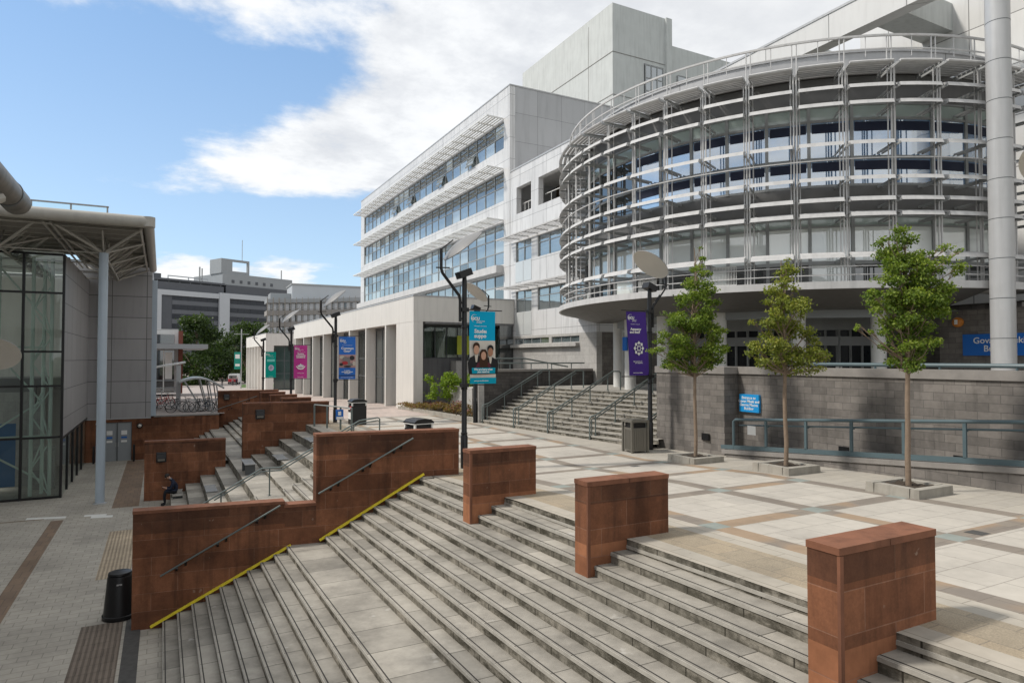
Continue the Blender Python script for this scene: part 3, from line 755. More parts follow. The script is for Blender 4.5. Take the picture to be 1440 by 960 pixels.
m = MB(); m.beam((15.2,15.0,zrp(15.0)+.03),(15.2,-8,zrp(-8)+.03),.05,.12); m.build('bottom_rail', M['tealsteel'], root)
m = MB(); m.tube([(15.32,14.4,zrp(14.4)+.68),(15.32,-8,zrp(-8)+.68)], .024, 8); m.build('inner_handrail', M['tealsteel'], root, smooth=True)
yy = 13.3
while yy > -7:
    m = MB(); m.box(15.175,15.225,yy-.035,yy+.035,zrp(yy)+.08,zrp(yy)+.84); m.box(15.22,15.32,yy-.012,yy+.012,zrp(yy)+.63,zrp(yy)+.655); m.build('post', M['tealsteel'], root); yy -= 1.32
m = MB(); m.box(15.14,15.15,13.62,13.92,zrp(13.8)+.42,zrp(13.8)+.68); tag(m.build('paper_notice', M['white']), 'white paper notice taped to the ramp railing', 'notice')
# direction sign on the terrace wall
root = thing('direction_sign', 'small bright blue direction sign on the grey terrace wall', 'sign', (15.98,14.1,1.1), world=True)
b = MB(); b.box(15.93,16.015,14.20,14.96,.86,1.40); b.build('plate', M['cyansign'], root)
text_mesh('lettering', 'Entrance to\nGovan Mbeki and\nGeorge Moore\nBuilding', .115, M['white'], (15.925,14.58,1.13), (0,-1,0), (0,0,1), root, bold=.002, spacing=.95)
# ------------------------------------------------------------------ lamps
def make_lamp(h=5.45):
    root = thing('street_lamp', '', 'lamp')
    m = MB(); m.lathe([(.10,0),(.10,.9),(.075,.95),(.07,h-.25),(.06,h-.1)], (0,0,0), 14); m.build('pole', M['black'], root, smooth=True)
    for z in (.95,2.2,3.9): m = MB(); m.lathe([(.07,z),(.092,z+.01),(.092,z+.06),(.07,z+.07)], (0,0,0), 14); m.build('collar', M['black'], root, smooth=True)
    m = MB(); m.tube([(-.13,0,h-1.35),(-.13,0,h-.75),(-.16,0,h-.62),(-.66,0,h-.02),(-.70,0,h+.10),(-.70,0,h+.62),(-.70,0,h+.66)], .045, 8)
    m.tube([(-.70,0,h+.64),(-.35,0,h+.92)], .02, 6); m.tube([(-.85,0,h+.12),(-.45,0,h+.14)], .02, 6)
    m.box(-.14,0,-.03,.03,h-1.3,h-1.24); m.box(-.14,0,-.03,.03,h-.85,h-.79)
    m.build('arm', M['black'], root, smooth=True)
    m = MB()
    c = Vector((0,0,h-.05))
    m.hexa([(-.16,-.17,h-.16),(.20,-.17,h-.02),(.20,.17,h-.02),(-.16,.17,h-.16)],[(-.23,-.17,h+.02),(.13,-.17,h+.16),(.13,.17,h+.16),(-.23,.17,h+.02)])
    m.tube([(0,0,h-.25),(0,0,h-.05)], .06, 10)
    fl = m.build('floodlight', M['black'], root)
    # reflector disc: tilted saucer above the floodlight
    n_ = Vector((.643,0,-.766)); u = Vector((.766,0,.643)); v = Vector((0,1,0)); cc = Vector((-.06,0,h+.78))
    m = MB(); N = 32; rings = [(0,.17),(.25,.15),(.45,.10),(.60,.04),(.66,.0)]
    def P(r, t, off): return cc + (u*math.cos(t)+v*math.sin(t))*r - n_*off
    for i in range(len(rings)-1):
        for j in range(N):
            a, b_ = 2*math.pi*j/N, 2*math.pi*(j+1)/N
            (r0,o0),(r1,o1) = rings[i], rings[i+1]
            m.cm = 0; m.quad(P(r0,a,o0),P(r0,b_,o0),P(r1,b_,o1),P(r1,a,o1))
            m.cm = 1; m.quad(P(r0,a,o0*.25-.02),P(r1,a,o1*.25-.02),P(r1,b_,o1*.25-.02),P(r0,b_,o0*.25-.02))
    for j in range(N):
        a, b_ = 2*math.pi*j/N, 2*math.pi*(j+1)/N
        m.cm = 0; m.quad(P(.66,a,0),P(.66,b_,0),P(.66,b_,-.02),P(.66,a,-.02))
    m.build('reflector_disc', [M['dish'],M['dishface']], root, fix=False)
    return root
lamp0 = make_lamp()
def place_lamp(o, x, y, z, rz, label, sz=1.0):
    o.location = (x,y,z); o.rotation_euler = (0,0,rz); o.scale = (1,1,1); tag(o, label, 'lamp', 'floodlit disc lamps on the plaza')
place_lamp(lamp0, 7.48, 17.0, zp(17)-.02, 0, 'tall black disc lamp carrying the cyan banner')
for x, y, z, rz, lb in [
    (7.35, 32.0, -.85, 0, 'black disc lamp carrying the blue banner behind the red wall'),
    (7.05, 42.5, -1.13, 0, 'black disc lamp carrying the pink banner'),
    (7.12, 55.8, -1.45, 0, 'farthest black disc lamp carrying the green banner'),
    (14.50, 17.5, zp(17.5), math.pi, 'black disc lamp carrying the violet banner beside the bronze bin'),
    (13.22, 28.75, zp(28), math.pi, 'black disc lamp at the brick side wall corner, half hidden by the cyan banner'),
    (14.55, 5.95, zp(6), math.pi, 'disc lamp at the right edge of the view, only its disc showing'),
    (-3.95, 21.5, -3.6, -math.pi/2, 'pale disc lamp at the left edge of the view in front of the glass hall')]:
    place_lamp(copy_tree(lamp0), x, y, z, rz, lb)

# ------------------------------------------------------------------ banners
def cloth(w_, h_, amp=.02, n=10, ph=0.0):
    """a slightly rippled cloth with thickness; returns MB and z-offset function"""
    f = lambda u, v: amp*math.sin(u*5+ph+v*1.3)*.6 + amp*math.sin(v*2.2+ph)
    b = MB()
    return b, f
def banner(x, y, ztop, w_, h_, c, label, title, foot, side=1, extra=None, hem=None, shift=0.0, tsize=.155):
    """hangs on the side of its lamp pole; faces -Y"""
    root = thing('banner', label, 'banner', (x,y,ztop), 0, 'banners on the lamps', world=False)
    mt = plain('banner_cloth', c, .75, .06, 1.5, spec=.2)
    xa = .16*side if side > 0 else -.16-w_
    f = lambda u, v: .018*math.sin(u*6.0+shift)+.022*math.sin(v*2.4+shift*2)
    sk = lambda v: shift*.0+ (0.0)
    def sheet_(name, u0, u1, v0, v1, off, mat, parent, nu=6, nv=14, twist=.0):
        b = MB()
        for i in range(nu):
            for j in range(nv):
                q = []
                for uu, vv in ((i,j),(i+1,j),(i+1,j+1),(i,j+1)):
                    u = u0+(u1-u0)*uu/nu; v = v0+(v1-v0)*vv/nv
                    q.append((xa+u+tw*(v/h_), f(u,v)-off, -v))
                b.quad(*q)
        o = b.build(name, mat, None, fix=False); o.parent = parent; return o
    tw = .10 if side < 0 else 0.0
    cl = sheet_('cloth', 0, w_, 0, h_, 0, mt, root)
    sheet_('cloth_back', 0, w_, 0, h_, -.006, mt, root)
    for zz, nm in ((.03,'upper_arm'),(-h_-.03,'lower_arm')):
        m = MB(); m.tube([(0,0,zz),(side*(w_+.38),0,zz)], .016, 6); m.box(-.10,.10,-.10,.10,zz-.06,zz+.05); m.build(nm, M['black'], root)
    o_ = -.012
    def T(name, body, size, u, v, align='CENTER', bold=.004, sp=.95, mat=None):
        ob = text_mesh(name, body, size, mat or M['white'], (xa+u+tw*(v/h_), f(u,v)-.014, -v), (1,0,0), (0,0,1), None, align, bold, sp); ob.parent = cl; return ob
    # crest of the university mark: an arc with letters
    b = MB(); R0, cx_, cz_ = .105, w_*.20, .20
    for k in range(16):
        a0 = R_(55+k*12.5); a1 = R_(55+(k+1)*12.5); r0 = .012*(1-abs(k-8)/10)
        p = lambda a, r: (xa+cx_+r*math.cos(a)+tw*.1, f(cx_,cz_)-.014, -cz_+r*math.sin(a))
        b.quad(p(a0,R0-r0),p(a1,R0-r0),p(a1,R0+r0*.6),p(a0,R0+r0*.6))
    lo = b.build('emblem_arc', M['white'], None, fix=False); lo.parent = cl
    T('emblem_letters', 'GCU', .115, w_*.24, .215, bold=.006)
    T('emblem_words', 'Glasgow Caledonian\nUniversity', .042, w_*.28, .30, 'LEFT', .001)
    T('motto', 'University for the Common Good', .036, w_*.5, .42, bold=.0005)
    T('title', title, tsize, w_*.5, .635, bold=.005, sp=.85)
    if foot: T('foot_lettering', foot, .05, w_*.5, h_-.09, bold=.001)
    if extra: extra(root, cl, sheet_, T, xa, f, tw)
    return root
def poly(parent, name, pts, mat, y=-.02):
    b = MB(); b.quad(*[(u,y,v) for u,v in pts]); o = b.build(name, mat, None, fix=False); o.parent = parent; return o
def disc(parent, name, cx_, cz_, rx, rz_, mat, y=-.02, n=20):
    return poly(parent, name, [(cx_+rx*math.cos(2*math.pi*i/n), cz_+rz_*math.sin(2*math.pi*i/n)) for i in range(n)], mat, y)
mk = lambda nm, c: plain(nm, c, .75, .12, 4, spec=.2)
PH = {k: mk('print_'+k, c) for k, c in {'pale':(.55,.50,.43),'wall':(.60,.56,.50),'black':(.02,.02,.022),'dark':(.045,.04,.045),'face':(.52,.30,.21),'face2':(.36,.19,.12),'hair':(.05,.025,.015),'plum':(.10,.022,.035),'tan':(.26,.13,.06),'cyan':(.0,.30,.44),'grey':(.22,.20,.20),'blue':(.02,.09,.36),'red':(.42,.05,.06),'rose':(.45,.28,.27),'lilac':(.55,.52,.68),'ink':(.05,.02,.17),'mint':(.20,.62,.56),'fog':(.33,.33,.40)}.items()}
def people_print(root, cl, sheet_, T, xa, f, tw):
    w_, h_ = .80, 2.05
    sheet_('printed_photo', 0, w_, .83, h_-.10, .008, PH['wall'], cl)
    # three printed figures: torso, neck, head, hair
    def fig(cx_, top, sc, coat, hair, face, inner, long=False, yy=-.050):
        X = xa+cx_
        poly(cl, 'printed_coat', [(X-.17*sc,-1.78),(X-.20*sc,-(top+.42*sc)),(X-.15*sc,-(top+.31*sc)),(X-.05*sc,-(top+.26*sc)),(X+.05*sc,-(top+.26*sc)),(X+.15*sc,-(top+.31*sc)),(X+.20*sc,-(top+.42*sc)),(X+.17*sc,-1.78)], coat, yy)
        poly(cl, 'printed_collar', [(X-.04*sc,-(top+.25*sc)),(X+.04*sc,-(top+.25*sc)),(X+.015*sc,-(top+.40*sc)),(X-.015*sc,-(top+.40*sc))], inner, yy-.002)
        if long: poly(cl, 'printed_hair', [(X-.10*sc,-(top+.40*sc)),(X-.10*sc,-(top+.08*sc)),(X-.05*sc,-top),(X+.05*sc,-top),(X+.10*sc,-(top+.08*sc)),(X+.11*sc,-(top+.42*sc))], hair, yy-.003)
        else: disc(cl, 'printed_hair', X, -(top+.07*sc), .078*sc, .085*sc, hair, yy-.003)
        disc(cl, 'printed_face', X, -(top+.145*sc), .062*sc, .095*sc, face, yy-.005)
    fig(.19, .90, 1.35, PH['black'], PH['hair'], PH['face'], PH['pale'], yy=-.048)
    fig(.63, .97, 1.28, PH['black'], PH['black'], PH['face2'], PH['pale'], yy=-.049)
    fig(.41, 1.08, 1.25, PH['plum'], PH['hair'], PH['face'], PH['tan'], True, -.054)
    for nm, v0, v1 in (('printed_band',1.60,1.76),):
        poly(cl, nm, [(xa+.05,-v1),(xa+w_-.03,-v1),(xa+w_-.02,-v0),(xa+.04,-v0)], PH['cyan'], -.064)
    o = T('band_lettering', 'We are here when\nyou need us', .075, w_*.5, 1.68, bold=.003, sp=.9); o.location.y = -.052
    sheet_('printed_hem', 0, w_, h_-.17, h_, .028, PH['cyan'], cl)
    o = T('hem_lettering', 'www.gcu.ac.uk/studentsupport', .045, w_*.5, h_-.085, bold=.001); o.location.y = -.03
def field_print(root, cl, sheet_, T, xa, f, tw):
    w_, h_ = .80, 2.05
    sheet_('printed_photo', 0, w_, .87, 1.50, .008, PH['rose'], cl)
    for u, v, a, b_, m_ in [(.14,1.0,.14,.09,'pale'),(.30,1.08,.16,.12,'grey'),(.62,1.03,.14,.13,'dark'),(.45,1.16,.10,.2,'grey'),(.28,1.27,.17,.09,'red'),(.10,1.34,.1,.08,'dark'),(.55,1.35,.15,.08,'grey'),(.72,1.30,.08,.12,'pale'),(.40,1.44,.2,.05,'dark')]:
        disc(cl, 'printed_shape', xa+u, -v, a*.9, b_*.9, PH[m_], -.045-.0008*len(cl.children), 12)
    o = T('band_lettering', 'A modern\ncommunity campus\nwith spirit', .07, w_*.5, 1.70, bold=.003, sp=.9)
    sheet_('printed_hem', 0, w_, 1.86, 1.90, .008, PH['dark'], cl)
def flower(n, r0, r1, c1, c2, size=1.0):
    def fn(root, cl, sheet_, T, xa, f, tw):
        w_ = .80; cx_ = xa+w_*.5+tw*.6; cz_ = -1.22
        for ring, (ra, rb, mt) in enumerate([(r1*.55,r1*1.0,c1),(r0*.7,r1*.62,c2),(0,r0,c1)]):
            for k in range(n):
                a = 2*math.pi*(k+.5*ring)/n; da = math.pi/n*.98
                P = lambda ang, r: (cx_+r*math.cos(ang), cz_+r*1.12*math.sin(ang))
                poly(cl, 'printed_petal', [P(a-da*.25,ra),P(a-da,(ra+rb)/2),P(a,rb),P(a+da,(ra+rb)/2),P(a+da*.25,ra)], c1 if ring != 1 else c2, -.046-.003*ring-.0002*k)
        disc(cl, 'printed_centre', cx_, cz_, r0*.42, r0*.45, PH['ink'] if c2 is PH['ink'] else c2, -.058)
        T('body_lettering', 'Get involved in shaping\nyour experience', .05, w_*.5, 1.68, bold=.0015)
    return fn
def lotus(root, cl, sheet_, T, xa, f, tw):
    w_ = .80; cx_ = xa+.4
    for a, r in ((90,.24),(60,.22),(120,.22),(30,.24),(150,.24)):
        A = R_(a); d = Vector((math.cos(A), math.sin(A))); s = Vector((-d.y,d.x)); c = Vector((cx_,-1.36))
        pts = [c, c+d*r*.55+s*.06, c+d*r, c+d*r*.55-s*.06]
        poly(cl, 'printed_petal', [(p.x,p.y) for p in pts], PH['lilac'] if a in (60,120) else M['white'], -.046-.0005*a/30)
    for sgn in (-1,1):
        poly(cl, 'printed_hand', [(cx_,-1.50),(cx_+sgn*.14,-1.48),(cx_+sgn*.29,-1.30),(cx_+sgn*.25,-1.28),(cx_+sgn*.12,-1.40),(cx_,-1.42)], M['white'], -.05-.001*(sgn+1))
    T('body_lettering', 'Student community', .05, .4, 1.72, bold=.0015)
def globe(root, cl, sheet_, T, xa, f, tw):
    disc(cl, 'printed_disc', xa+.43, -1.27, .2, .24, PH['lilac'], -.046)
    poly(cl, 'printed_shape', [(xa+.27,-1.38),(xa+.36,-1.10),(xa+.5,-1.12),(xa+.55,-1.25),(xa+.42,-1.42)], PH['fog'], -.05)
    poly(cl, 'printed_band', [(xa+.12,-.78),(xa+.70,-.78),(xa+.70,-.58),(xa+.12,-.58)], PH['mint'], -.038)
banner(7.48,17.0,3.84,.80,2.05,(.0,.36,.60),'cyan banner printed with three people','Student\nsupport',None,1,people_print)
banner(7.35,32.0,3.56,.80,2.05,(.035,.16,.55),'blue banner with a printed group photo','Common\nGood','www.gcu.ac.uk/commongood',1,field_print,shift=1)
banner(7.05,42.5,3.32,.80,2.05,(.50,.05,.28),'pink banner with a white flower in two hands','Student\ncommunity\nexcellence','Working together',1,lotus,shift=2,tsize=.125)
banner(7.12,55.8,3.03,.80,2.05,(.0,.33,.27),'green banner with a pale round picture','Learning','www.gcu.ac.uk',1,globe,shift=3,tsize=.125)
banner(14.50,17.5,4.06,.80,2.12,(.065,.03,.22),'violet banner with a white eight petalled rosette','Assessment\nand feedback','www.gcu.ac.uk/feedback',-1,flower(8,.12,.22,M['white'],PH['ink']),shift=.5,tsize=.115)

# ------------------------------------------------------------------ bins
root = thing('litter_bin', 'bronze grey litter bin at the foot of the entrance steps', 'bin', (13.75,17.35,zp(17)), R_(-8))
b = MB(); b.box(-.29,.29,-.29,.29,.05,.80); b.build('body', M['binmetal'], root)
for sx in (-1,1):
    for sy in (-1,1): b = MB(); b.box(sx*.29-.035,sx*.29+.035,sy*.29-.035,sy*.29+.035,0,.98); b.build('corner_post', M['binmetal'], root)
b = MB()
for i in range(5):
    b.box(-.20+i*.08,-.15+i*.08,-.305,-.292,.12,.74); b.box(-.305,-.292,-.20+i*.08,-.15+i*.08,.12,.74)
b.build('ribs', M['binmetal'], root)
b = MB(); b.box(-.24,.24,-.24,.24,.80,.955); b.build('opening', M['black'], root)
b = MB(); b.box(-.33,.33,-.33,.33,.98,1.05); b.box(-.22,.22,-.22,.22,1.05,1.08); b.build('lid', M['binmetal'], root)
def black_bin(x, y, z, rz, label):
    root = thing('litter_bin', label, 'bin', (x,y,z), rz, 'black litter bins with red and white panels')
    b = MB(); b.box(-.34,.34,-.34,.34,0,.92); b.build('body', M['blackplastic'], root)
    b = MB(); b.box(-.30,.30,-.30,.30,.92,1.06); b.build('core', M['black'], root)
    for sx in (-1,1):
        for sy in (-1,1): b = MB(); b.box(sx*.32-.03,sx*.32+.03,sy*.32-.03,sy*.32+.03,.92,1.08); b.build('corner_post', M['white'], root)
    b = MB(); b.prism([(-.37,1.08),(.37,1.08),(.37,1.13),(.26,1.21),(.0,1.24),(-.26,1.21),(-.37,1.13)],'y',-.37,.37); b.build('lid', M['blackplastic'], root)
    b = MB(); b.box(-.372,.372,-.372,.372,1.06,1.082); b.build('white_trim', M['white'], root)
    b = MB(); b.box(-.352,-.342,-.30,.02,.74,.90); pn = b.build('red_panel', M['red'], root)
    b = MB(); b.box(-.360,-.354,-.05,.28,.74,.80); b.box(-.350,-.342,-.30,.30,.30,.62); sub('white_panel', b, M['white'], pn, root)
black_bin(8.05,30.6,-.55-.05,R_(0),'black litter bin with red and white panels under the lamp with blue banner')
black_bin(7.55,20.9,-.55-.16,R_(10),'black litter bin mostly hidden behind the long red wall')
root = thing('litter_bin', 'round black tapered litter bin at the end of the long red wall', 'bin', (-.82,18.3,-3.6)); root.scale = (.92,.92,.94)
b = MB(); b.lathe([(.37,.10),(.36,.16),(.28,1.02),(.27,1.05),(.24,1.07)], (0,0,0), 28); b.build('body', M['blackplastic'], root, smooth=True)
b = MB(); b.lathe([(.36,.0),(.395,.02),(.395,.10),(.36,.12)], (0,0,0), 28); b.build('base_ring', M['black'], root, smooth=True)
b = MB(); b.lathe([(.24,1.07),(.275,1.08),(.26,1.13),(.12,1.155),(0,1.16)], (0,0,0), 28); b.build('lid', M['blackplastic'], root, smooth=True)
b = MB(); b.box(-.06,.06,-.293,-.272,.86,.90); b.build('badge', M['silver'], root)

# ------------------------------------------------------------------ trees
def leaves(name, blobs, n, size, mat, parent, seed, flat=.5):
    """leaf-sized bent quads spread through the volume of the blobs (x,y,z,rx,ry,rz)"""
    g = np.random.default_rng(seed); vol = np.array([b[3]*b[4]*b[5] for b in blobs])**.8; vol = vol/vol.sum()
    V = []; F = []; S = []
    for bi, b_ in enumerate(blobs):
        k = int(n*vol[bi])+1
        d = g.normal(size=(k,3)); d /= np.linalg.norm(d,axis=1)[:,None]
        rr = g.random(k)**(.45); rr = np.where(g.random(k) < .30, rr*g.uniform(1.05,1.6,k), rr)
        c = np.array(b_[:3])+d*rr[:,None]*np.array(b_[3:6])
        base = g.uniform(.25,.62)
        for i in range(k):
            s = size*g.uniform(.6,1.25)
            nn = g.normal(size=3)*np.array([1,1,flat])+np.array([0,0,.45])+d[i]*.5; nn /= np.linalg.norm(nn)
            a = np.cross(nn, g.normal(size=3)); a /= np.linalg.norm(a)+1e-9; e = np.cross(nn,a)
            p = c[i]; k0 = len(V)
            V += [p-a*s*.5, p+e*s*.30-nn*s*.06, p+a*s*.55-nn*s*.12, p-e*s*.30-nn*s*.06]
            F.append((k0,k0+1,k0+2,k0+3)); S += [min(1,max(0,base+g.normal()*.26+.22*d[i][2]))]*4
    me = bpy.data.meshes.new(name); me.from_pydata([tuple(v) for v in V], [], F)
    at = me.attributes.new('shade','FLOAT','POINT'); at.data.foreach_set('value', np.array(S,dtype=np.float32))
    me.materials.append(mat); o = bpy.data.objects.new(name, me); col.objects.link(o); o.parent = parent
    return o
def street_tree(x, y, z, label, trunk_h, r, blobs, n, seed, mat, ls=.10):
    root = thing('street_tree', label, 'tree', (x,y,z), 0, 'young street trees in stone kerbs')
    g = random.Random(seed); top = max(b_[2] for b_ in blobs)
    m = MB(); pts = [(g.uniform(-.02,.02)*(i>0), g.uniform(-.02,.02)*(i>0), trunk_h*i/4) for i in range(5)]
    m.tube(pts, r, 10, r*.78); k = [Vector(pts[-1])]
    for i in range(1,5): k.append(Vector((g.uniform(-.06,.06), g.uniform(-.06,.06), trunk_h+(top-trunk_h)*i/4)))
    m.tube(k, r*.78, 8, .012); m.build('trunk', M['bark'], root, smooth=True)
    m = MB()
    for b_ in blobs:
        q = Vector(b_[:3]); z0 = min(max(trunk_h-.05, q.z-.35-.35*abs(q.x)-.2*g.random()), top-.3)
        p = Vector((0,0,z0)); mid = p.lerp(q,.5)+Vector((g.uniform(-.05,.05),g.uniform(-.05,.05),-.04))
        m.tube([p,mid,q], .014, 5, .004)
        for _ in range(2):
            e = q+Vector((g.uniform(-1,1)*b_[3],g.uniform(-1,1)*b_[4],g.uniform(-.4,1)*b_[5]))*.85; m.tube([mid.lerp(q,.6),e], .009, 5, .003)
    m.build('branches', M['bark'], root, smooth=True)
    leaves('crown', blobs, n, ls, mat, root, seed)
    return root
def blobs_from(px, scale, seed, jit=.25):
    """clumps given as (du right, height, radius) in metres across the view, spread in depth"""
    g = random.Random(seed); ca, sa = math.cos(R_(27.87)), math.sin(R_(27.87)); out = []
    for du, h, r in px:
        for q in range(4 if r > .26 else 2):
            dep = g.uniform(-1,1)*r*1.3; dd = du*1.08+g.uniform(-.6,.6)*r; rr = r*g.uniform(.50,.84)
            out.append((dd*ca+dep*sa, -dd*sa+dep*ca, h+g.uniform(-.6,.6)*r, rr, rr, rr*.62))
    return out
A_ = [(0.16,6.05,.10),(.14,5.8,.17),(.1,5.5,.24),(.22,5.25,.26),(-.05,5.05,.30),(.3,4.85,.28),(-.2,4.65,.30),(.1,4.55,.34),(.5,4.45,.22),(-.45,4.25,.32),(.05,4.15,.36),(.45,4.05,.30),(-.75,4.05,.20),(-.55,3.75,.34),(-.1,3.7,.38),(.35,3.65,.36),(.70,3.6,.22),(-.85,3.4,.26),(-.45,3.25,.36),(.05,3.2,.38),(.5,3.2,.34),(.78,3.1,.22),(-.95,3.0,.22),(-.6,2.85,.30),(-.2,2.75,.32),(.25,2.75,.30),(.6,2.75,.24),(-.75,2.62,.18),(-.1,2.5,.2)]
B_ = [(.02,5.05,.14),(.0,4.75,.26),(.05,4.5,.18),(-.1,4.2,.26),(.2,4.05,.25),(-.45,4.0,.18),(-.3,3.75,.26),(.1,3.7,.30),(.45,3.75,.20),(-.6,3.5,.17),(-.25,3.35,.28),(.2,3.3,.30),(.55,3.3,.22),(.65,3.0,.16),(-.62,3.05,.22),(-.3,2.9,.28),(.1,2.85,.30),(.5,2.8,.24),(.85,2.75,.22),(-.75,2.72,.17),(-.5,2.55,.22),(-.1,2.5,.25),(.3,2.45,.25),(.6,2.5,.2),(1.02,2.68,.12)]
C_RAW = [(-.2,5.30,.22),(.0,5.15,.26),(-.45,5.1,.18),(-.3,4.85,.30),(.1,4.8,.28),(.45,4.85,.18),(.75,4.95,.15),(1.0,4.9,.13),(-.2,4.5,.32),(.2,4.45,.32),(.62,4.6,.22),(.9,4.55,.18),(.5,4.3,.28),(.85,4.2,.20),(-.35,4.15,.30),(.05,4.1,.34),(.45,4.0,.30),(-.65,3.95,.20),(-.4,3.75,.30),(.0,3.7,.34),(.42,3.65,.30),(.72,3.7,.20),(-.25,3.35,.28),(.15,3.3,.32),(.5,3.35,.24),(-.95,3.28,.10),(-.7,3.22,.11),(-.45,3.1,.16),(-.1,3.0,.28),(.25,2.95,.28),(-.25,2.7,.24),(.1,2.65,.28),(.35,2.7,.2),(-.05,2.45,.2)]
C_ = [(u, 2.35+(h-2.35)*.93, r) for u, h, r in C_RAW]
def tree_pit(x, y, z, label, w_=1.12):
    root = thing('tree_pit', label, 'tree pit', (x,y,z), R_(-1), 'stone kerbs round the street trees')
    b = MB(); t_ = .19; h = .21
    for a in ((-w_/2,w_/2,-w_/2,-w_/2+t_),(-w_/2,w_/2,w_/2-t_,w_/2),(-w_/2,-w_/2+t_,-w_/2+t_+.002,w_/2-t_-.002),(w_/2-t_,w_/2,-w_/2+t_+.002,w_/2-t_-.002)):
        b.hexa([(a[0],a[2],-.1),(a[1],a[2],-.1),(a[1],a[3],-.1),(a[0],a[3],-.1)],[(a[0]+.012,a[2]+.012,h),(a[1]-.012,a[2]+.012,h),(a[1]-.012,a[3]-.012,h),(a[0]+.012,a[3]-.012,h)])
    b.build('kerb', M['concrete'], root)
    b = MB(); n = 6; s = w_-2*t_
    for i in range(n):
        for j in range(n):
            q = lambda i,j: (-s/2+s*i/n, -s/2+s*j/n, .17+.03*math.sin(i*2.1+j*1.7)); b.quad(q(i,j),q(i+1,j),q(i+1,j+1),q(i,j+1))
    b.build('soil', M['soil'], root)
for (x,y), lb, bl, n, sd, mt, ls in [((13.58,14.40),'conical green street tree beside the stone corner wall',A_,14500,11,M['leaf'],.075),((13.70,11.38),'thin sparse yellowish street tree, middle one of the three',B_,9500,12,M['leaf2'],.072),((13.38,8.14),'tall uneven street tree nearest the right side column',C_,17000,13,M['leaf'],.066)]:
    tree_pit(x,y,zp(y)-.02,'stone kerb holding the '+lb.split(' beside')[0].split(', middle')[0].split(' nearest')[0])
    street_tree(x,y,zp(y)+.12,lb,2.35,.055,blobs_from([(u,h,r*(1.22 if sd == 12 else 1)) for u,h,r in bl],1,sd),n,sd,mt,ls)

# planting bed left of the entrance steps
root = thing('planting_bed', 'low stone kerbed bed between the white colonnade and the entrance steps', 'planter', (14,34,-.6), world=True)
b = MB(); b.hexa([(13.25,28.9,-.7),(13.55,28.9,-.7),(13.05,39.0,-.7),(12.75,39.0,-.7)],[(13.25,28.9,-.36),(13.55,28.9,-.36),(13.05,39.0,-.40),(12.75,39.0,-.40)]); b.build('kerb', M['concrete'], root)
b = MB(); b.quad((13.4,29.4,-.40),(18.5,29.6,-.35),(18.5,37.3,-.35),(13.0,38.9,-.42)); b.build('soil', M['soil'], root)
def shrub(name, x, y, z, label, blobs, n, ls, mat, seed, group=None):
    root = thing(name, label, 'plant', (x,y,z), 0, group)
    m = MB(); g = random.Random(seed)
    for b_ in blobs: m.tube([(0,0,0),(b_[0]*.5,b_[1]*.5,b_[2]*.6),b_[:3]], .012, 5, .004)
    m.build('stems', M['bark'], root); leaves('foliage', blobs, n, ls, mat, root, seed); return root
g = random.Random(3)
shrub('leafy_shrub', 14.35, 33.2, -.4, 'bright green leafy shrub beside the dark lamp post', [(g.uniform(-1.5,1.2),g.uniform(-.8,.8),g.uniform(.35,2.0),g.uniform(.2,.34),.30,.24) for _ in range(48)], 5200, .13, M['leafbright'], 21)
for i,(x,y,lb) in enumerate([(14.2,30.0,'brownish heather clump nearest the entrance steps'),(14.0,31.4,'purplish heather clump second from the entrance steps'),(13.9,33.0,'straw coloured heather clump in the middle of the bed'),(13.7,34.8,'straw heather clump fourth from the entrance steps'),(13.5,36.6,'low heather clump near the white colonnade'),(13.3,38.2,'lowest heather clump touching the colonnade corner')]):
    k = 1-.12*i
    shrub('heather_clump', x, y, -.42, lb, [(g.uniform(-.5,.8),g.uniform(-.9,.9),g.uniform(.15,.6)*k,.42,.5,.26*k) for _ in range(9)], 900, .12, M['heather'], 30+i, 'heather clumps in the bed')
# ------------------------------------------------------------------ people
def skin_mesh(name, verts, edges, radii, mats, pick, parent, levels=2, root_i=0):
    me = bpy.data.meshes.new(name); me.from_pydata(verts, edges, [])
    o = bpy.data.objects.new(name, me); col.objects.link(o)
    md = o.modifiers.new('skin','SKIN')
    for i, r in enumerate(radii):
        v = me.skin_vertices[0].data[i]; v.radius = r if isinstance(r,tuple) else (r,r); v.use_root = (i == root_i)
    md.use_smooth_shade = True; md.branch_smoothing = .6
    s = o.modifiers.new('sub','SUBSURF'); s.levels = levels; s.render_levels = levels
    dg = bpy.context.evaluated_depsgraph_get(); m2 = bpy.data.meshes.new_from_object(o.evaluated_get(dg))
    bpy.data.objects.remove(o); m2.name = name
    m2.materials.clear()
    for m in mats: m2.materials.append(m)
    for p in m2.polygons: p.material_index = pick(p.center); p.use_smooth = True
    ob = bpy.data.objects.new(name, m2); col.objects.link(ob); ob.parent = parent
    return ob
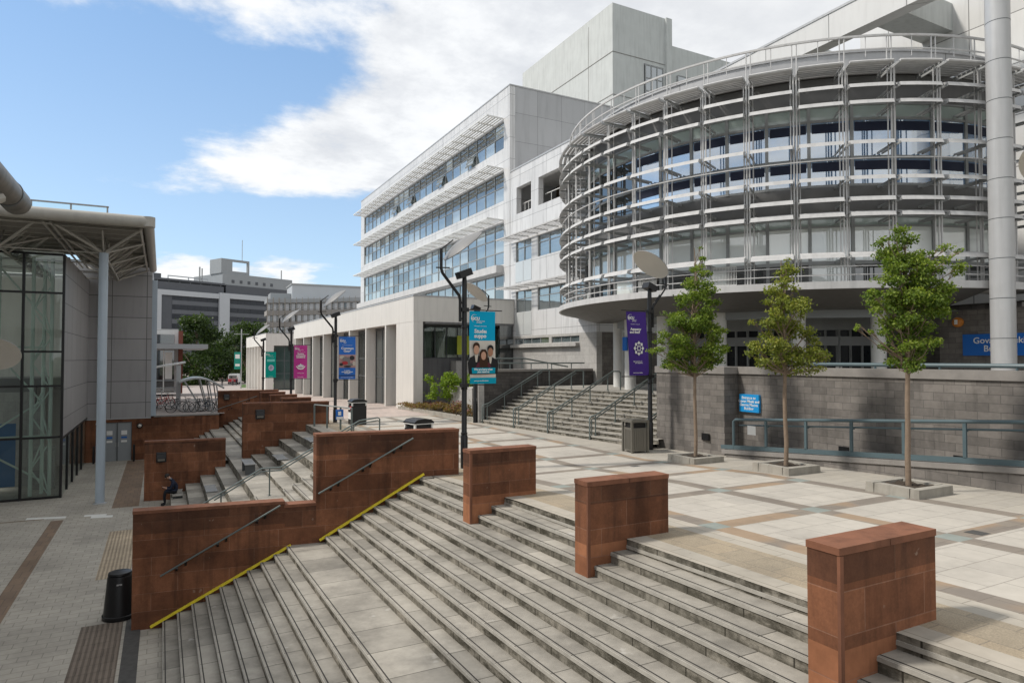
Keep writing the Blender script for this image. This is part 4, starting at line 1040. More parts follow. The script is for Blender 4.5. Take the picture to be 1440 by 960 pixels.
def head_parts(root, c, fwd, r=.095):
    """hair cap, ears, nose, eyes and mouth round head centre c; fwd = facing direction"""
    fwd = Vector(fwd).normalized(); side = fwd.cross(Vector((0,0,1))).normalized(); up = side.cross(fwd)
    c = Vector(c)
    m = MB(); N, K = 14, 8
    for i in range(K):
        for j in range(N):
            q = []
            for a, b_ in ((i,j),(i+1,j),(i+1,j+1),(i,j+1)):
                th = math.pi*.62*a/K; ph = 2*math.pi*b_/N
                d = up*math.cos(th)+(side*math.cos(ph)+fwd*math.sin(ph))*math.sin(th)
                k = 1.13 if d.dot(fwd) < .55 else 1.04
                q.append(c + d*r*k - fwd*.012 + up*.012)
            m.quad(*q)
    o = m.build('hair', M['hair'], root, smooth=True)
    m = MB()
    m.hexa([c+fwd*(r*.9)+side*s_*.012-up*.035 for s_ in (-1,1)]+[c+fwd*(r*1.22)-up*.035], [c+fwd*(r*.92)+side*s_*.006+up*.01 for s_ in (-1,1)]+[c+fwd*(r*.98)+up*.01])
    for s_ in (-1,1): m.tube([c+side*s_*r*.95-up*.03, c+side*s_*r*1.08+up*.02], .016, 6)
    m.build('face', M['skin'], root)
    m = MB()
    for s_ in (-1,1): m.tube([c+fwd*r*.93+side*s_*.035+up*.015, c+fwd*r*1.0+side*s_*.035+up*.015], .009, 6)
    m.tube([c+fwd*r*.93-side*.025-up*.06, c+fwd*r*.95+side*.025-up*.06], .006, 5)
    m.build('eyes_and_mouth', M['hair'], root)
def hand(verts, edges, radii, wrist, d, nrm, curl, wi):
    """palm and five fingers grown from the wrist vertex"""
    d = Vector(d).normalized(); nrm = Vector(nrm).normalized(); sd = d.cross(nrm).normalized()
    w_ = Vector(wrist); palm = len(verts); verts.append(tuple(w_+d*.05)); edges.append((wi,palm)); radii.append((.036,.018))
    for k, (off, ln) in enumerate([(-.030,.075),(-.010,.085),(.010,.080),(.030,.062)]):
        a = len(verts); verts.append(tuple(w_+d*.09+sd*off)); radii.append(.0095); edges.append((palm,a))
        verts.append(tuple(w_+d*(.09+ln*.5)+sd*off*1.1+nrm*curl*.25)); radii.append(.0085); edges.append((a,a+1))
        verts.append(tuple(w_+d*(.09+ln*.75)+sd*off*1.1+nrm*curl)); radii.append(.0075); edges.append((a+1,a+2))
    a = len(verts); verts.append(tuple(w_+d*.035-sd*.045+nrm*.012)); radii.append(.011); edges.append((palm,a))
    verts.append(tuple(w_+d*.075-sd*.050+nrm*.035)); radii.append(.009); edges.append((a,a+1))
def seated_person():
    root = thing('person', 'person in a navy jacket sitting hunched over a phone on the lower steps', 'person', (.64,31.25,-3.60))
    # local: faces -X; ground 0, seat .47
    v = [(0,0,.56),(-.05,0,.78),(-.16,0,.98),(-.24,0,1.06),(-.32,0,1.12),(-.37,0,1.17),(-.395,0,1.20)]
    e = [(0,1),(1,2),(2,3),(3,4),(4,5),(5,6)]; r = [(.15,.13),(.15,.12),(.165,.11),(.10,.08),(.052,.052),(.085,.08),(.09,.085)]
    for s in (-1,1):
        h = len(v); v += [(-.06,s*.10,.55),(-.26,s*.12,.575),(-.46,s*.12,.56),(-.49,s*.12,.34),(-.46,s*.12,.09),(-.52,s*.125,.045),(-.62,s*.13,.035)]
        e += [(0,h)]+[(h+i,h+i+1) for i in range(6)]; r += [.105,.095,.07,.062,.042,.045,.032]
        a = len(v); v += [(-.15,s*.20,.96),(-.20,s*.25,.80),(-.26,s*.24,.69),(-.36,s*.15,.70),(-.44,s*.075,.72)]
        e += [(2,a)]+[(a+i,a+i+1) for i in range(4)]; r += [.07,.058,.05,.042,.030]
        hand(v, e, r, v[-1], (-.6,-s*.35,.15), (0,-s*.3,1), .02, a+4)
    def pick(c):
        if c.z > 1.09 and c.x < -.27: return 0
        if c.x < -.40 and .64 < c.z < .86 and abs(c.y) < .16: return 0
        if c.z < .07: return 3
        if c.z < .60 and c.x < -.02 or c.z < .5: return 2
        return 1
    skin_mesh('body', v, e, r, [M['skin'],M['navy'],M['trouser'],M['black']], pick, root, 2, 0)
    head_parts(root, (-.40,0,1.19), (-.80,0,-.55))
    m = MB(); m.tube([(-.235,-.09,1.10),(-.29,-.06,1.10),(-.31,0,1.075),(-.29,.06,1.10),(-.235,.09,1.10)], .022, 6); m.build('hood_collar', plain('pale_grey_cloth',(.32,.33,.36),.9,.1), root, smooth=True)
    p = MB(); p.hexa([(-.56,-.035,.70),(-.56,.035,.70),(-.52,.035,.69),(-.52,-.035,.69)],[(-.60,-.035,.83),(-.60,.035,.83),(-.588,.035,.835),(-.588,-.035,.835)])
    tag(p.build('phone', M['black']), 'dark phone held by the seated person', 'phone').location = root.location
seated_person()
def walker(x, y, z, h, label, coat, stride=.2, group='people walking away by the van'):
    root = thing('person', label, 'person', (x,y,z), 0, group); s_ = h/1.75
    v = [(0,0,.95),(0,0,1.18),(0,0,1.38),(0,0,1.50),(0,.01,1.60),(0,.01,1.66)]; e = [(0,1),(1,2),(2,3),(3,4),(4,5)]; r = [(.15,.11),(.14,.10),(.18,.11),.05,.085,.09]
    for s in (-1,1):
        k = len(v); v += [(s*.09,0,.90),(s*.10,s*stride*.5,.50),(s*.10,s*stride,.08),(s*.10,s*stride+.15,.035)]; e += [(0,k),(k,k+1),(k+1,k+2),(k+2,k+3)]; r += [.095,.065,.04,.032]
        a = len(v); v += [(s*.21,0,1.38),(s*.25,-s*stride*.4,1.12),(s*.24,-s*stride*.6+.05,.88)]; e += [(2,a),(a,a+1),(a+1,a+2)]; r += [.06,.045,.03]
        hand(v, e, r, v[-1], (0,.2,-1), (-s,0,0), .02, a+2)
    v = [tuple(c*s_ for c in p) for p in v]; r = [tuple(c*s_ for c in q) if isinstance(q,tuple) else q*s_ for q in r]
    pk = lambda c: 0 if c.z > 1.50*s_ else 1 if c.z > .92*s_ else 2
    skin_mesh('body', v, e, r, [M['skin'],coat,M['trouser']], pk, root, 1, 0)
    head_parts(root, (0,.01*s_,1.65*s_), (0,1,0), .09*s_)
walker(11.0,148.5,-3.1,1.75,'person in black walking left of the white van', M['black'])
walker(13.0,148.0,-3.1,1.72,'person in a dark red top behind the white van', plain('dark_red_cloth',(.20,.02,.03),.9,.1), .25)
walker(13.7,148.4,-3.1,1.68,'person in navy beside the one in dark red behind the van', M['navy'], .18)

# ------------------------------------------------------------------ vehicles and far street things
root = thing('parked_van', 'white van with red panels parked by the far trees', 'van', (13.6,155,-3.1), R_(-12))
b = MB(); b.prism([(-1.0,.35),(1.0,.35),(1.0,1.25),(.93,2.0),(.80,2.28),(-.80,2.28),(-.93,2.0),(-1.0,1.25)],'y',0,4.6); b.build('body', M['white'], root)
b = MB(); b.box(-.80,.80,-.02,-.004,1.30,1.95); b.build('rear_window', M['glass_dark'], root)
b = MB(); b.box(-.97,-.2,-.03,-.006,.55,1.22); b.box(.2,.97,-.03,-.006,.55,1.22); b.build('red_panel', M['red'], root)
b = MB(); b.box(-1.0,1.0,-.10,-.005,.32,.52); b.build('bumper', M['black'], root)
for sx in (-1,1):
    b = MB(); b.box(sx*.99-.06,sx*.99+.005,-.02,-.003,1.25,1.6); b.build('tail_light', M['red'], root)
    for yy in (.8,3.7):
        b = MB(); b.tube([(sx*.80,yy,.34),(sx*1.01,yy,.34)], .34, 18); wh = b.build('wheel', M['black'], root)
        b = MB(); b.tube([(sx*1.012,yy,.34),(sx*1.02,yy,.34)], .2, 14); sub('rim', b, M['silver'], wh, root)
root = thing('street_sign', 'tall thin grey pole with a green sign near the far trees', 'sign', (11.9,121.0,-2.7))
b = MB(); b.tube([(0,0,0),(0,0,10.2)], .09, 8); b.box(-1.2,1.2,-.04,.04,9.3,9.4); b.build('pole', M['post'], root)
b = MB(); b.box(-1.1,-.10,-.05,.05,3.4,6.3); b.build('plate', plain('green_sign',(.01,.26,.20),.5,.05), root)
b = MB(); b.box(-.95,-.25,-.06,-.052,3.9,4.3); b.box(-.95,-.25,-.06,-.052,5.2,5.9); b.build('white_band', M['white'], root)

def bicycle(x, y, z, rz, label, c, lean=.0):
    root = thing('bicycle', label, 'bicycle', (x,y,z), rz, 'bicycles at the cycle racks'); root.rotation_euler = (lean,0,rz)
    for xx in (-.52,.52):
        m = MB(); N = 20
        m.tube([(xx+.33*math.cos(2*math.pi*i/N),0,.34+.33*math.sin(2*math.pi*i/N)) for i in range(N+1)], .022, 6, caps=False); wh = m.build('wheel', M['black'], root)
        m = MB()
        for i in range(6):
            a = math.pi*i/6; m.tube([(xx+.32*math.cos(a),0,.34+.32*math.sin(a)),(xx-.32*math.cos(a),0,.34-.32*math.sin(a))], .004, 4)
        sub('spokes', m, M['post'], wh, root)
    m = MB()
    for p, q in (((-.52,0,.34),(-.08,0,.34)),((-.08,0,.34),(-.2,0,.85)),((-.52,0,.34),(-.17,0,.74)),((-.17,0,.74),(.36,0,.78)),((-.08,0,.34),(.36,0,.72)),((.34,0,.86),(.52,0,.34))): m.tube([p,q], .018, 6)
    m.build('frame', c, root)
    m = MB(); m.box(-.33,-.08,-.06,.06,.86,.90); m.build('saddle', M['black'], root)
    m = MB(); m.tube([(.33,0,.86),(.32,0,.98)], .014, 6); m.tube([(.28,-.26,1.0),(.34,-.1,.99),(.34,.1,.99),(.28,.26,1.0)], .014, 6); m.build('handlebar', M['black'], root)
    m = MB(); m.tube([(-.08,-.06,.34),(-.08,.06,.34)], .06, 10); m.tube([(-.08,-.1,.20),(-.08,.1,.48)], .012, 5); m.build('crank', M['silver'], root)
cs = [M['black'], plain('grey_bike',(.12,.12,.13),.4,.1), M['black'], plain('blue_bike',(.03,.06,.14),.4,.1)]
for i,(x,y,rz,lb) in enumerate([(1.05,48.2,.15,'leftmost dark bicycle under the arched shelter'),(1.75,48.5,-.3,'second dark bicycle under the arched shelter'),(2.35,48.15,.4,'third dark bicycle under the arched shelter'),(2.95,48.5,-.1,'dark bicycle closest to the farthest red wall')]):
    bicycle(x,y,-1.0,rz,lb,cs[i],.08*(-1)**i)
bicycle(-.05,51.2,-1.0,.2,'red bicycle under the flat roofed stand, front one',M['red'],.05)
bicycle(.35,52.4,-1.0,-.15,'red bicycle under the flat roofed stand, rear one',M['red'],.05)
bicycle(.1,53.8,-1.0,.35,'red bicycle hung at the back of the flat roofed stand',M['red'],-.05)
root = thing('cycle_shelter', 'arched grey cycle shelter with slanting steel ribs', 'shelter', (2.3,50,-1.0), R_(0), world=False)
arc_ = lambda t_: (-1.30+2.75*t_, 1.42+.85*math.sin(math.pi*(.18+.70*t_))-.25*t_)
ymk = [(-1.2),(1.6)]
m = MB(); N = 14
for i in range(N):
    (xa,za),(xb_,zb_) = arc_(i/N), arc_((i+1)/N)
    m.hexa([(xa,-1.0,za+.06),(xb_,-1.0,zb_+.06),(xb_,1.8,zb_+.06),(xa,1.8,za+.06)],[(xa,-1.0,za+.085),(xb_,-1.0,zb_+.085),(xb_,1.8,zb_+.085),(xa,1.8,za+.085)])
m.build('roof', plain('opal_roof_sheet',(.42,.45,.43),.35,.08), root)
for yy in (-1.1,1.7):
    m = MB(); m.tube([(arc_(i/N)[0],yy,arc_(i/N)[1]) for i in range(N+1)], .055, 8); rb = m.build('arched_rib', M['post'], root, smooth=True)
for yy in (-1.1,1.7):
    for f, fx in ((.12,-.15),(.45,.25),(.65,.55),(.82,.95)):
        m = MB(); xa, za = arc_(f); m.beam((xa,yy,za),(fx+.25 if f > .2 else .15,yy,.02),.09 if f > .2 else .17,.08); m.build('slanting_leg', M['post'], root)
for i in range(3):
    m = MB(); x = -.9+i*.8; m.tube([(x,-1.6,0),(x,-1.6,.75),(x+.6,-1.6,.75),(x+.6,-1.6,0)], .03, 8); m.build('rack_hoop', M['post'], root, smooth=True)
root = thing('cycle_stand', 'flat roofed white steel stand with cross rails over the red bicycles', 'shelter', (.1,52,-1.0))
m = MB(); m.hexa([(-1.15,-1.0,2.72),(1.35,-1.0,3.18),(1.35,1.9,3.18),(-1.15,1.9,2.72)],[(-1.15,-1.0,2.84),(1.35,-1.0,3.30),(1.35,1.9,3.30),(-1.15,1.9,2.84)]); m.build('roof', M['white_metal'], root)
for x, hgt in ((-.72,2.78),(.92,3.06)):
    m = MB(); m.box(x-.14,x+.14,-.9,-.6,0,hgt); m.build('post', M['silver'], root)
m = MB()
for z in (.25,1.35,1.50,2.0): m.beam((-.6,-.75,z),(.8,-.75,z),.06,.06)
m.beam((-.1,-.75,.25),(-.1,-.75,1.4),.06,.06); m.build('cross_rail', M['silver'], root)
m = MB(); m.lathe([(.15,0),(.17,.5),(.12,.75),(.11,.95),(.07,1.05),(0,1.07)], (0,0,0), 14); o = m.build('bollard', M['black'], smooth=True); o.location = (-.45,47.4,-1.0); tag(o,'thick black bollard standing before the grey building corner','bollard')
# ------------------------------------------------------------------ the round glass building (drum)
M['navyblind'] = plain('navy_blind',(.008,.014,.04),.6,.2,1)
CD = Vector((25.77,21.39,0)); RO = 10.5; RG = 9.25
drum = thing('round_building', 'round glass fronted building wrapped in rings of pale sunshades on white columns', 'building', (25.77,21.39,ZT), world=True)
A0, A1 = R_(-88), R_(-236); STEP = R_(8.2); P0 = R_(-138.2)
angs = [P0+STEP*k for k in range(-12,7)]                          # posts
def pol(r, a, z): return (CD.x+r*math.cos(a), CD.y+r*math.sin(a), z)
# rings of slats
for z, wd, tilt, ns in ((11.84,1.55,.10,9),(11.10,.62,.13,4),(10.57,.62,.13,4),(9.30,.70,.13,4),(8.18,.78,.10,4),(7.51,.62,.13,4),(7.03,.55,.13,4),(5.73,.55,.13,4)):
    m = MB()
    for i in range(len(angs)-1):
        a, b_ = angs[i]+R_(.55), angs[i+1]-R_(.55)
        for s in (range(1,ns) if wd > 1 else ()):
            r1 = RO-wd*s/ns; r0 = r1-wd/ns*.80; z1 = z+tilt*s/ns; z0 = z1+tilt/ns*.7
            # every slat is a thin blade, bent at mid-bay
            m.arc(CD, [(r0,z0+.03),(r1,z1+.03),(r1,z1-.012),(r0,z0-.012)], a, b_, 3)
        # rounded front edge
        if wd > 1: m.arc(CD, [(RO-.10,z+.05),(RO+.02,z+.045),(RO+.05,z+.01),(RO+.03,z-.03),(RO-.10,z-.03)], a, b_, 3)
        else: m.arc(CD, [(RO-wd*.62,z+.17),(RO-.02,z+.07),(RO+.035,z-.06),(RO-wd*.62,z+.13)], a, b_, 3)
    m.cm = 1
    for a in angs:
        for da in (-.45,.45):
            aa = a+R_(da); m.beam(pol(RG+.05,aa,z-.03), pol(RO-.02,aa,z-.03), .035, .07)
    m.build('sunshade_ring', [M['louvre'],M['post']], drum, fix=False)
# vertical rods in clusters
for a in angs:
    m = MB()
    for da, rr, rad in ((-.75,RO-.35,.022),(-.25,RO-.30,.028),(.25,RO-.30,.028),(.8,RO-.45,.022)):
        m.tube([pol(rr,a+R_(da),4.72), pol(rr,a+R_(da),11.75)], rad, 6)
    m.build('vertical_rods', M['louvre'], drum)
# storeys of glass
def gl(m, a, b_, z0, z1, r): m.arc(CD, [(r-.03,z0),(r,z0),(r,z1),(r-.03,z1)], a, b_, 1)
win_off = R_(2.9)
for k in range(len(angs)-1):
    a, b_ = angs[k]+win_off, angs[k+1]+win_off
    for zz0, zz1, rows in ((8.22,10.98,((8.30,9.12,'glass_up'),(9.22,10.42,'glass_up'),(10.50,10.92,'glass_green'))),(4.86,7.22,((4.92,5.62,'glass_dark' if k % 3 else 'glass_low'),(5.74,6.86,'glass_low' if k < 17 and k > 3 else 'glass_dark'),(6.92,7.16,'glass_green')))):
        f = MB(); e = R_(.32)
        f.arc(CD, [(RG-.09,zz0),(RG+.05,zz0),(RG+.05,zz1),(RG-.09,zz1)], a-e, a+e, 1)
        for (w0,w1,_), nx in zip(rows, list(rows[1:])+[None]):
            top = nx[0] if nx else zz1
            f.arc(CD, [(RG-.07,w1),(RG+.035,w1),(RG+.035,top),(RG-.07,top)], a+e, b_-e, 1)
        f.arc(CD, [(RG-.07,zz0),(RG+.035,zz0),(RG+.035,rows[0][0]),(RG-.07,rows[0][0])], a+e, b_-e, 1)
        fr = f.build('window', M['framegrey'], drum)
        for w0, w1, g_ in rows:
            if g_ == 'glass_up' and k < 9: g_ = 'glass_dark' if k < 7 else g_
            p = MB(); gl(p, a+e, b_-e, w0, w1, RG-.01); o = p.build('pane', M[g_], None); o.parent = fr
            if g_ == 'glass_up':                                       # blind drawn part of the way down
                p = MB(); p.arc(CD, [(RG-.006,w1-.36),(RG+.004,w1-.36),(RG+.004,w1-.06),(RG-.006,w1-.06)], a+e*2, b_-e*1.6, 1)
                o = p.build('blind', M['navyblind'], None); o.parent = fr
m = MB(); m.arc(CD, [(RG-.25,7.22),(RG+.02,7.22),(RG+.02,8.22),(RG-.25,8.22)], A0, A1, 40); m.arc(CD, [(RG-.25,10.98),(RG+.02,10.98),(RG+.02,11.88),(RG-.25,11.88)], A0, A1, 40); m.build('spandrel', M['darkspan'], drum)
m = MB(); m.arc(CD, [(RG-.6,4.86),(RG-.6,11.9),(RG-.3,11.9),(RG-.3,4.86)], A0, A1, 40); m.build('inner_wall', M['darkspan'], drum)
m = MB(); m.arc(CD, [(RG-.3,4.72),(RO-.05,4.72),(RO-.05,4.85),(RG-.3,4.85)], A0, A1, 60); m.arc(CD, [(RO-.04,4.70),(RO+.05,4.70),(RO+.05,4.93),(RO-.04,4.93)], A0, A1, 60); m.build('balcony_fascia', M['louvre'], drum, smooth=False)
m = MB()
for rr, z in ((RO-.15,5.42),(RO-.12,8.82),(RO-.15,5.15)): m.arc(CD, [(rr-.016,z-.016),(rr+.016,z-.016),(rr+.016,z+.016),(rr-.016,z+.016)], A0, A1, 60)
m.build('balcony_rail', M['louvre'], drum)
# mesh guard panels on the balcony
for k in (8,10):
    m = MB(); a, b_ = angs[k]+R_(1.5), angs[k]+R_(6.0)
    for i in range(17): m.tube([pol(RO-.2,a+(b_-a)*i/16,4.88), pol(RO-.2,a+(b_-a)*i/16,5.58)], .012, 4)
    for z in (4.95,5.56): m.arc(CD, [(RO-.21,z),(RO-.19,z),(RO-.19,z+.025),(RO-.21,z+.025)], a, b_, 4)
    m.build('guard_panel', M['white_metal'], drum)
# roof, parapet and rail
m = MB(); m.arc(CD, [(.2,11.90),(RG+.1,11.90),(RG+.1,12.02),(.2,12.02)], A0-.4, A1+.4, 60); m.build('roof', M['soffit'], drum)
m = MB(); m.arc(CD, [(RG-.1,12.0),(RG+.05,12.0),(RG+.05,12.66),(RG-.1,12.66)], A0, A1, 60); m.arc(CD, [(RG-.14,12.662),(RG+.1,12.662),(RG+.1,12.73),(RG-.14,12.73)], A0, A1, 60); m.build('parapet', M['grey_panel'], drum)
m = MB(); RR = 10.0
for z, r_ in ((12.88,.032),(12.45,.018)): m.arc(CD, [(RR-r_,z-r_),(RR+r_,z-r_),(RR+r_,z+r_),(RR-r_,z+r_)], A0, A1, 80)
for a in angs:
    for da in (-.4,.4): m.tube([pol(RR,a+R_(da),11.8), pol(RR,a+R_(da),12.88)], .022, 6)
    m.tube([pol(RR,a+R_(4.1),12.2), pol(RR,a+R_(4.1),12.88)], .015, 5)
m.build('roof_rail', M['louvre'], drum)
# underside, beam ring and columns
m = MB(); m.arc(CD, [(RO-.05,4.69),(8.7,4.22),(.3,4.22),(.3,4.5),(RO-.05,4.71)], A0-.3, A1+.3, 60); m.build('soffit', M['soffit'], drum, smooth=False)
m = MB(); m.arc(CD, [(7.3,3.95),(7.75,3.95),(7.75,4.25),(7.3,4.25)], A0, A1, 60); m.build('ring_beam', M['officegrey'], drum)
for ad in (-217,-196,-177,-157.5,-137,-117):
    m = MB(); a = R_(ad); c = pol(7.7,a,0); m.lathe([(.25,ZT),(.25,4.22)], (c[0],c[1],0), 24); m.build('column', M['white_metal'], drum, smooth=True)
for ad, in ((-190,),):
    pass
# entrance glazing set back below
m = MB(); m.arc(CD, [(5.35,ZT),(5.4,ZT),(5.4,3.6),(5.35,3.6)], R_(-105), R_(-200), 20); m.build('entrance_glass', plain('entrance_dark_glass',(.014,.017,.02),.3,.4,.8,spec=.25), drum)
m = MB()
for i in range(20):
    a = R_(-105-i*5); m.beam(pol(5.45,a,ZT),pol(5.45,a,3.6),.07 if i % 3 else .16,.07)
m.arc(CD, [(5.38,3.0),(5.5,3.0),(5.5,3.35),(5.38,3.35)], R_(-105), R_(-200), 20); m.arc(CD, [(5.3,3.6),(5.52,3.6),(5.52,4.24),(5.3,4.24)], R_(-100), R_(-205), 20)
m.build('entrance_frame', M['framegrey'], drum)
a = R_(-128); e_ = pol(5.56,a,2.55); ux = (-math.sin(a)*-1, math.cos(a)*-1, 0); ux = (math.sin(-a), math.cos(a)*1, 0)
tdir = Vector((-math.sin(a), math.cos(a), 0)); nrm_ = Vector((math.cos(a), math.sin(a), 0))
if tdir.cross(Vector((0,0,1))).dot(nrm_) < 0: tdir = -tdir
text_mesh('glass_lettering', 'Govan\nMbeki', .34, M['dish'], e_, tdir, (0,0,1), drum, bold=.003)
for ad in (-120,-134):
    a = R_(ad); q = pol(5.5,a,2.05); td = Vector((-math.sin(a), math.cos(a), 0)); m = MB(); m.beam(Vector(q)-td*.12, Vector(q)+td*.12, .02, .3); m.build('door_notice', M['white'], drum)
# stone wall under the drum with the building sign
root = thing('stone_wall', 'dark stone wall under the round building carrying the blue name sign', 'wall', (26,13,ZT), world=True)
b = MB(); b.box(24.3,27.4,-12,13.6,ZT,4.15); b.build('stone_body', M['greystone'], root)
b = MB(); b.box(24.2,27.4,-12,11.0,4.152,4.30); b.build('coping', M['greycap'], root)
root = thing('name_sign', 'wide blue name board half hidden by the silver column', 'sign', (25.2,12.95,3), world=True)
b = MB(); b.box(24.23,24.295,10.45,12.80,2.60,3.32); b.build('board', M['bluesign'], root)
text_mesh('lettering', 'Govan Mbeki\nBuilding', .285, M['white'], (24.22,11.70,2.96), (0,-1,0), (0,0,1), root, bold=.004, spacing=.95)
root = thing('alarm_light', 'round amber alarm light above the blue name board', 'light', (24.29,12.95,3.75)); root.rotation_euler = (0,R_(-90),0)
b = MB(); b.lathe([(.17,0),(.17,.1),(.10,.16),(0,.17)], (0,0,0), 18); b.build('lens', M['orange'], root, smooth=True)
b = MB(); b.box(-.08,.08,-.05,.05,.165,.18); b.build('label_plate', M['white'], root)
root = thing('blue_notice', 'small blue notice on the white column by the steps', 'notice', (18.1,23.8,2.2), world=True)
a = R_(-200); b = MB(); c = Vector(pol(7.7,R_(-196),0)); b.box(c.x-.30,c.x-.255,c.y-.16,c.y+.16,2.85,3.45); b.build('plate', M['bluesign'], root)
# silver pipe column in front
root = thing('column', 'tall silver clad round column rising past the round building', 'column', (22.75,10.85,ZT), world=False)
m = MB(); m.lathe([(.33,0),(.33,20)], (0,0,0), 32); m.build('cladding', M['silver'], root, smooth=True)
m = MB(); z = .75
while z < 20: m.lathe([(.325,z),(.334,z+.004),(.334,z+.022),(.325,z+.026)], (0,0,0), 32, caps=False); z += 1.22
m.build('joint', M['frame'], root)

# ------------------------------------------------------------------ tall right hand building with the roof frame
root = thing('panelled_building', 'tall white panelled building behind the round building with a big roof frame', 'building', (27.5,10,0), world=True)
b = MB(); b.box(27.5,40,-20,18.6,4.6,30); b.build('wall', M['white_wall'], root)
b = MB(); b.box(27.6,40,-20,18.5,ZT-2,4.59); b.build('stone_base', M['greystone'], root)
b = MB(); b.box(24.0,24.6,7.5,27,15.45,16.6); b.build('roof_beam', M['white_wall'], root)
b = MB(); b.box(23.97,24.63,7.4,27.1,16.602,16.7); b.build('beam_coping', M['silver'], root)
for y in (14.7,19.6):
    b = MB(); b.box(24.602,27.498,y,y+1.2,15.45,16.55); b.build('cross_beam', M['towerc'], root)
b = MB(); b.box(24.02,24.58,26.4,26.98,12,15.448); b.build('beam_post', M['white_wall'], root)
b = MB()
for z in (4.2,7.2): b.box(27.44,27.498,-10,12,z,z+.08)
b.build('string_course', M['post'], root)

# ------------------------------------------------------------------ link building with loggia
XL = 20.0
lk = thing('link_building', 'white link building with an open loggia between the slab and the round building', 'building', (XL,33,ZT), world=True)
def holes_wall(mb, X, th, y0, y1, z0, z1, holes):
    """wall in the plane x=X (outside towards -x) from y0..y1, z0..z1 with rectangular holes (ya,yb,za,zb)"""
    ys = sorted({y0,y1,*[h[0] for h in holes],*[h[1] for h in holes]}); zs = sorted({z0,z1,*[h[2] for h in holes],*[h[3] for h in holes]})
    for i in range(len(ys)-1):
        for j in range(len(zs)-1):
            cy, cz = (ys[i]+ys[i+1])/2, (zs[j]+zs[j+1])/2
            if any(h[0] < cy < h[1] and h[2] < cz < h[3] for h in holes): continue
            mb.box(X, X+th, ys[i], ys[i+1], zs[j], zs[j+1])
lw = [(35.25,37.3,8.65,9.92),(29.4,34.5,8.65,9.92),(35.25,37.3,5.42,6.78),(29.6,34.5,5.42,6.78)]
lo_ = [(35.3,37.2,11.75,13.45),(28.6,34.4,11.75,13.45)]
strips_ = [(33.2,37.5,3.42,3.76),(30.0,32.9,3.42,3.76)]
m = MB(); holes_wall(m, XL, .35, 28.4, 38.05, 3.9, 14.65, lw+lo_); m.build('wall', M['white_panel'], lk)
m = MB(); holes_wall(m, XL, .35, 28.4, 38.05, .0, 3.898, strips_); m.build('stone_base', M['palestone'], lk)
m = MB(); m.box(XL+.352,30,28.4,28.8,3.9,14.65); m.build('side_wall', M['white_panel'], lk)
m = MB(); m.box(XL+.352,30,28.4,28.8,.0,3.898); m.build('dark_side_wall', M['greystone'], lk)
m = MB(); m.box(XL+.36,30,28.8,38,14.1,14.6); m.box(XL+.36,30,28.8,38,11.3,11.7); m.build('floor_slab', M['white_wall'], lk)
m = MB(); m.box(XL+3.5,XL+3.7,28.8,38,11.7,14.1); m.build('loggia_back_wall', plain('loggia_brown',(.10,.065,.04),.8,.2), lk)
m = MB(); m.box(XL-.03,XL+.40,28.35,38.06,14.652,14.75); m.build('coping', M['silver'], lk)
m = MB(); m.box(XL+.36,XL+.8,28.8,38,1,11.2); m.build('inner_shell', M['darkspan'], lk)
m = MB()
for ya, yb in ((35.3,37.2),(28.8,34.4)):
    m.tube([(XL+.5,ya,12.5),(XL+.5,yb,12.5)], .03, 6)
    for i in range(4): y = ya+(yb-ya)*(i+.5)/4; m.tube([(XL+.5,y,11.7),(XL+.5,y,12.5)], .02, 5)
m.build('loggia_rail', M['white_metal'], lk)
def ribbon(parent, X, ya, yb, za, zb, n, split, frame_m, panes, fw=.05, name='window'):
    """one window: frame with n lights, transoms at split heights; panes is a list of materials bottom up"""
    f = MB(); d0, d1 = X+.06, X+.16
    zs = [za]+list(split)+[zb]
    for i in range(n+1):
        y = ya+(yb-ya)*i/n; f.box(d0,d1,max(ya,y-fw/2),min(yb,y+fw/2),za,zb)
    for z in zs:
        for i in range(n):
            a = ya+(yb-ya)*i/n+fw/2+.001; c = ya+(yb-ya)*(i+1)/n-fw/2-.001
            f.box(d0+.005,d1-.005,a,c,max(za,z-fw/2),min(zb,z+fw/2))
    fr = f.build(name, frame_m, parent)
    for j in range(len(zs)-1):
        p = MB()
        for i in range(n):
            a = ya+(yb-ya)*i/n+fw/2; c = ya+(yb-ya)*(i+1)/n-fw/2
            tl = rnd.uniform(-.012,.012)
            p.quad((X+.10+tl,a,zs[j]),(X+.10-tl,c,zs[j]),(X+.10-tl+rnd.uniform(-.01,.01),c,zs[j+1]),(X+.10+tl,a,zs[j+1]))
        o = p.build('pane', panes[j], None, fix=False); o.parent = fr
    return fr
for ya,yb,za,zb in lw:
    ribbon(lk, XL, ya, yb, za, zb, max(2,round((yb-ya)/1.15)), [za+.85], M['framegrey'], [M['glass_slab'],M['glass_slab']])
for ya,yb,za,zb in strips_: ribbon(lk, XL, ya, yb, za, zb, 3 if yb-ya < 3.5 else 4, [], M['framegrey'], [M['glass_slab']])
for za, zb in ((7.35,8.63),(3.98,5.40)):
    m = MB(); m.box(XL-.02,XL-.003,35.25,36.25,za,zb); m.box(XL-.02,XL-.003,36.30,37.3,za,zb); m.build('opal_panel', M['glass_pale'], lk)
def shade_row(parent, X, ya, yb, z, depth, nb, name='sunshade'):
    m = MB()
    for i in range(nb):
        a = ya+(yb-ya)*i/nb; c = ya+(yb-ya)*(i+1)/nb
        m.beam((X,a+.02,z),(X-depth,a+.02,z+.02),.035,.09)
        for s in range(5): m.box(X-depth*(s+1)/5.2,X-depth*(s+1)/5.2+.06,a+.04,c-.02,z-.015,z+.03)
    m.box(X-depth-.03,X-depth+.01,ya,yb,z-.02,z+.06); return m.build(name, M['louvre'], parent)
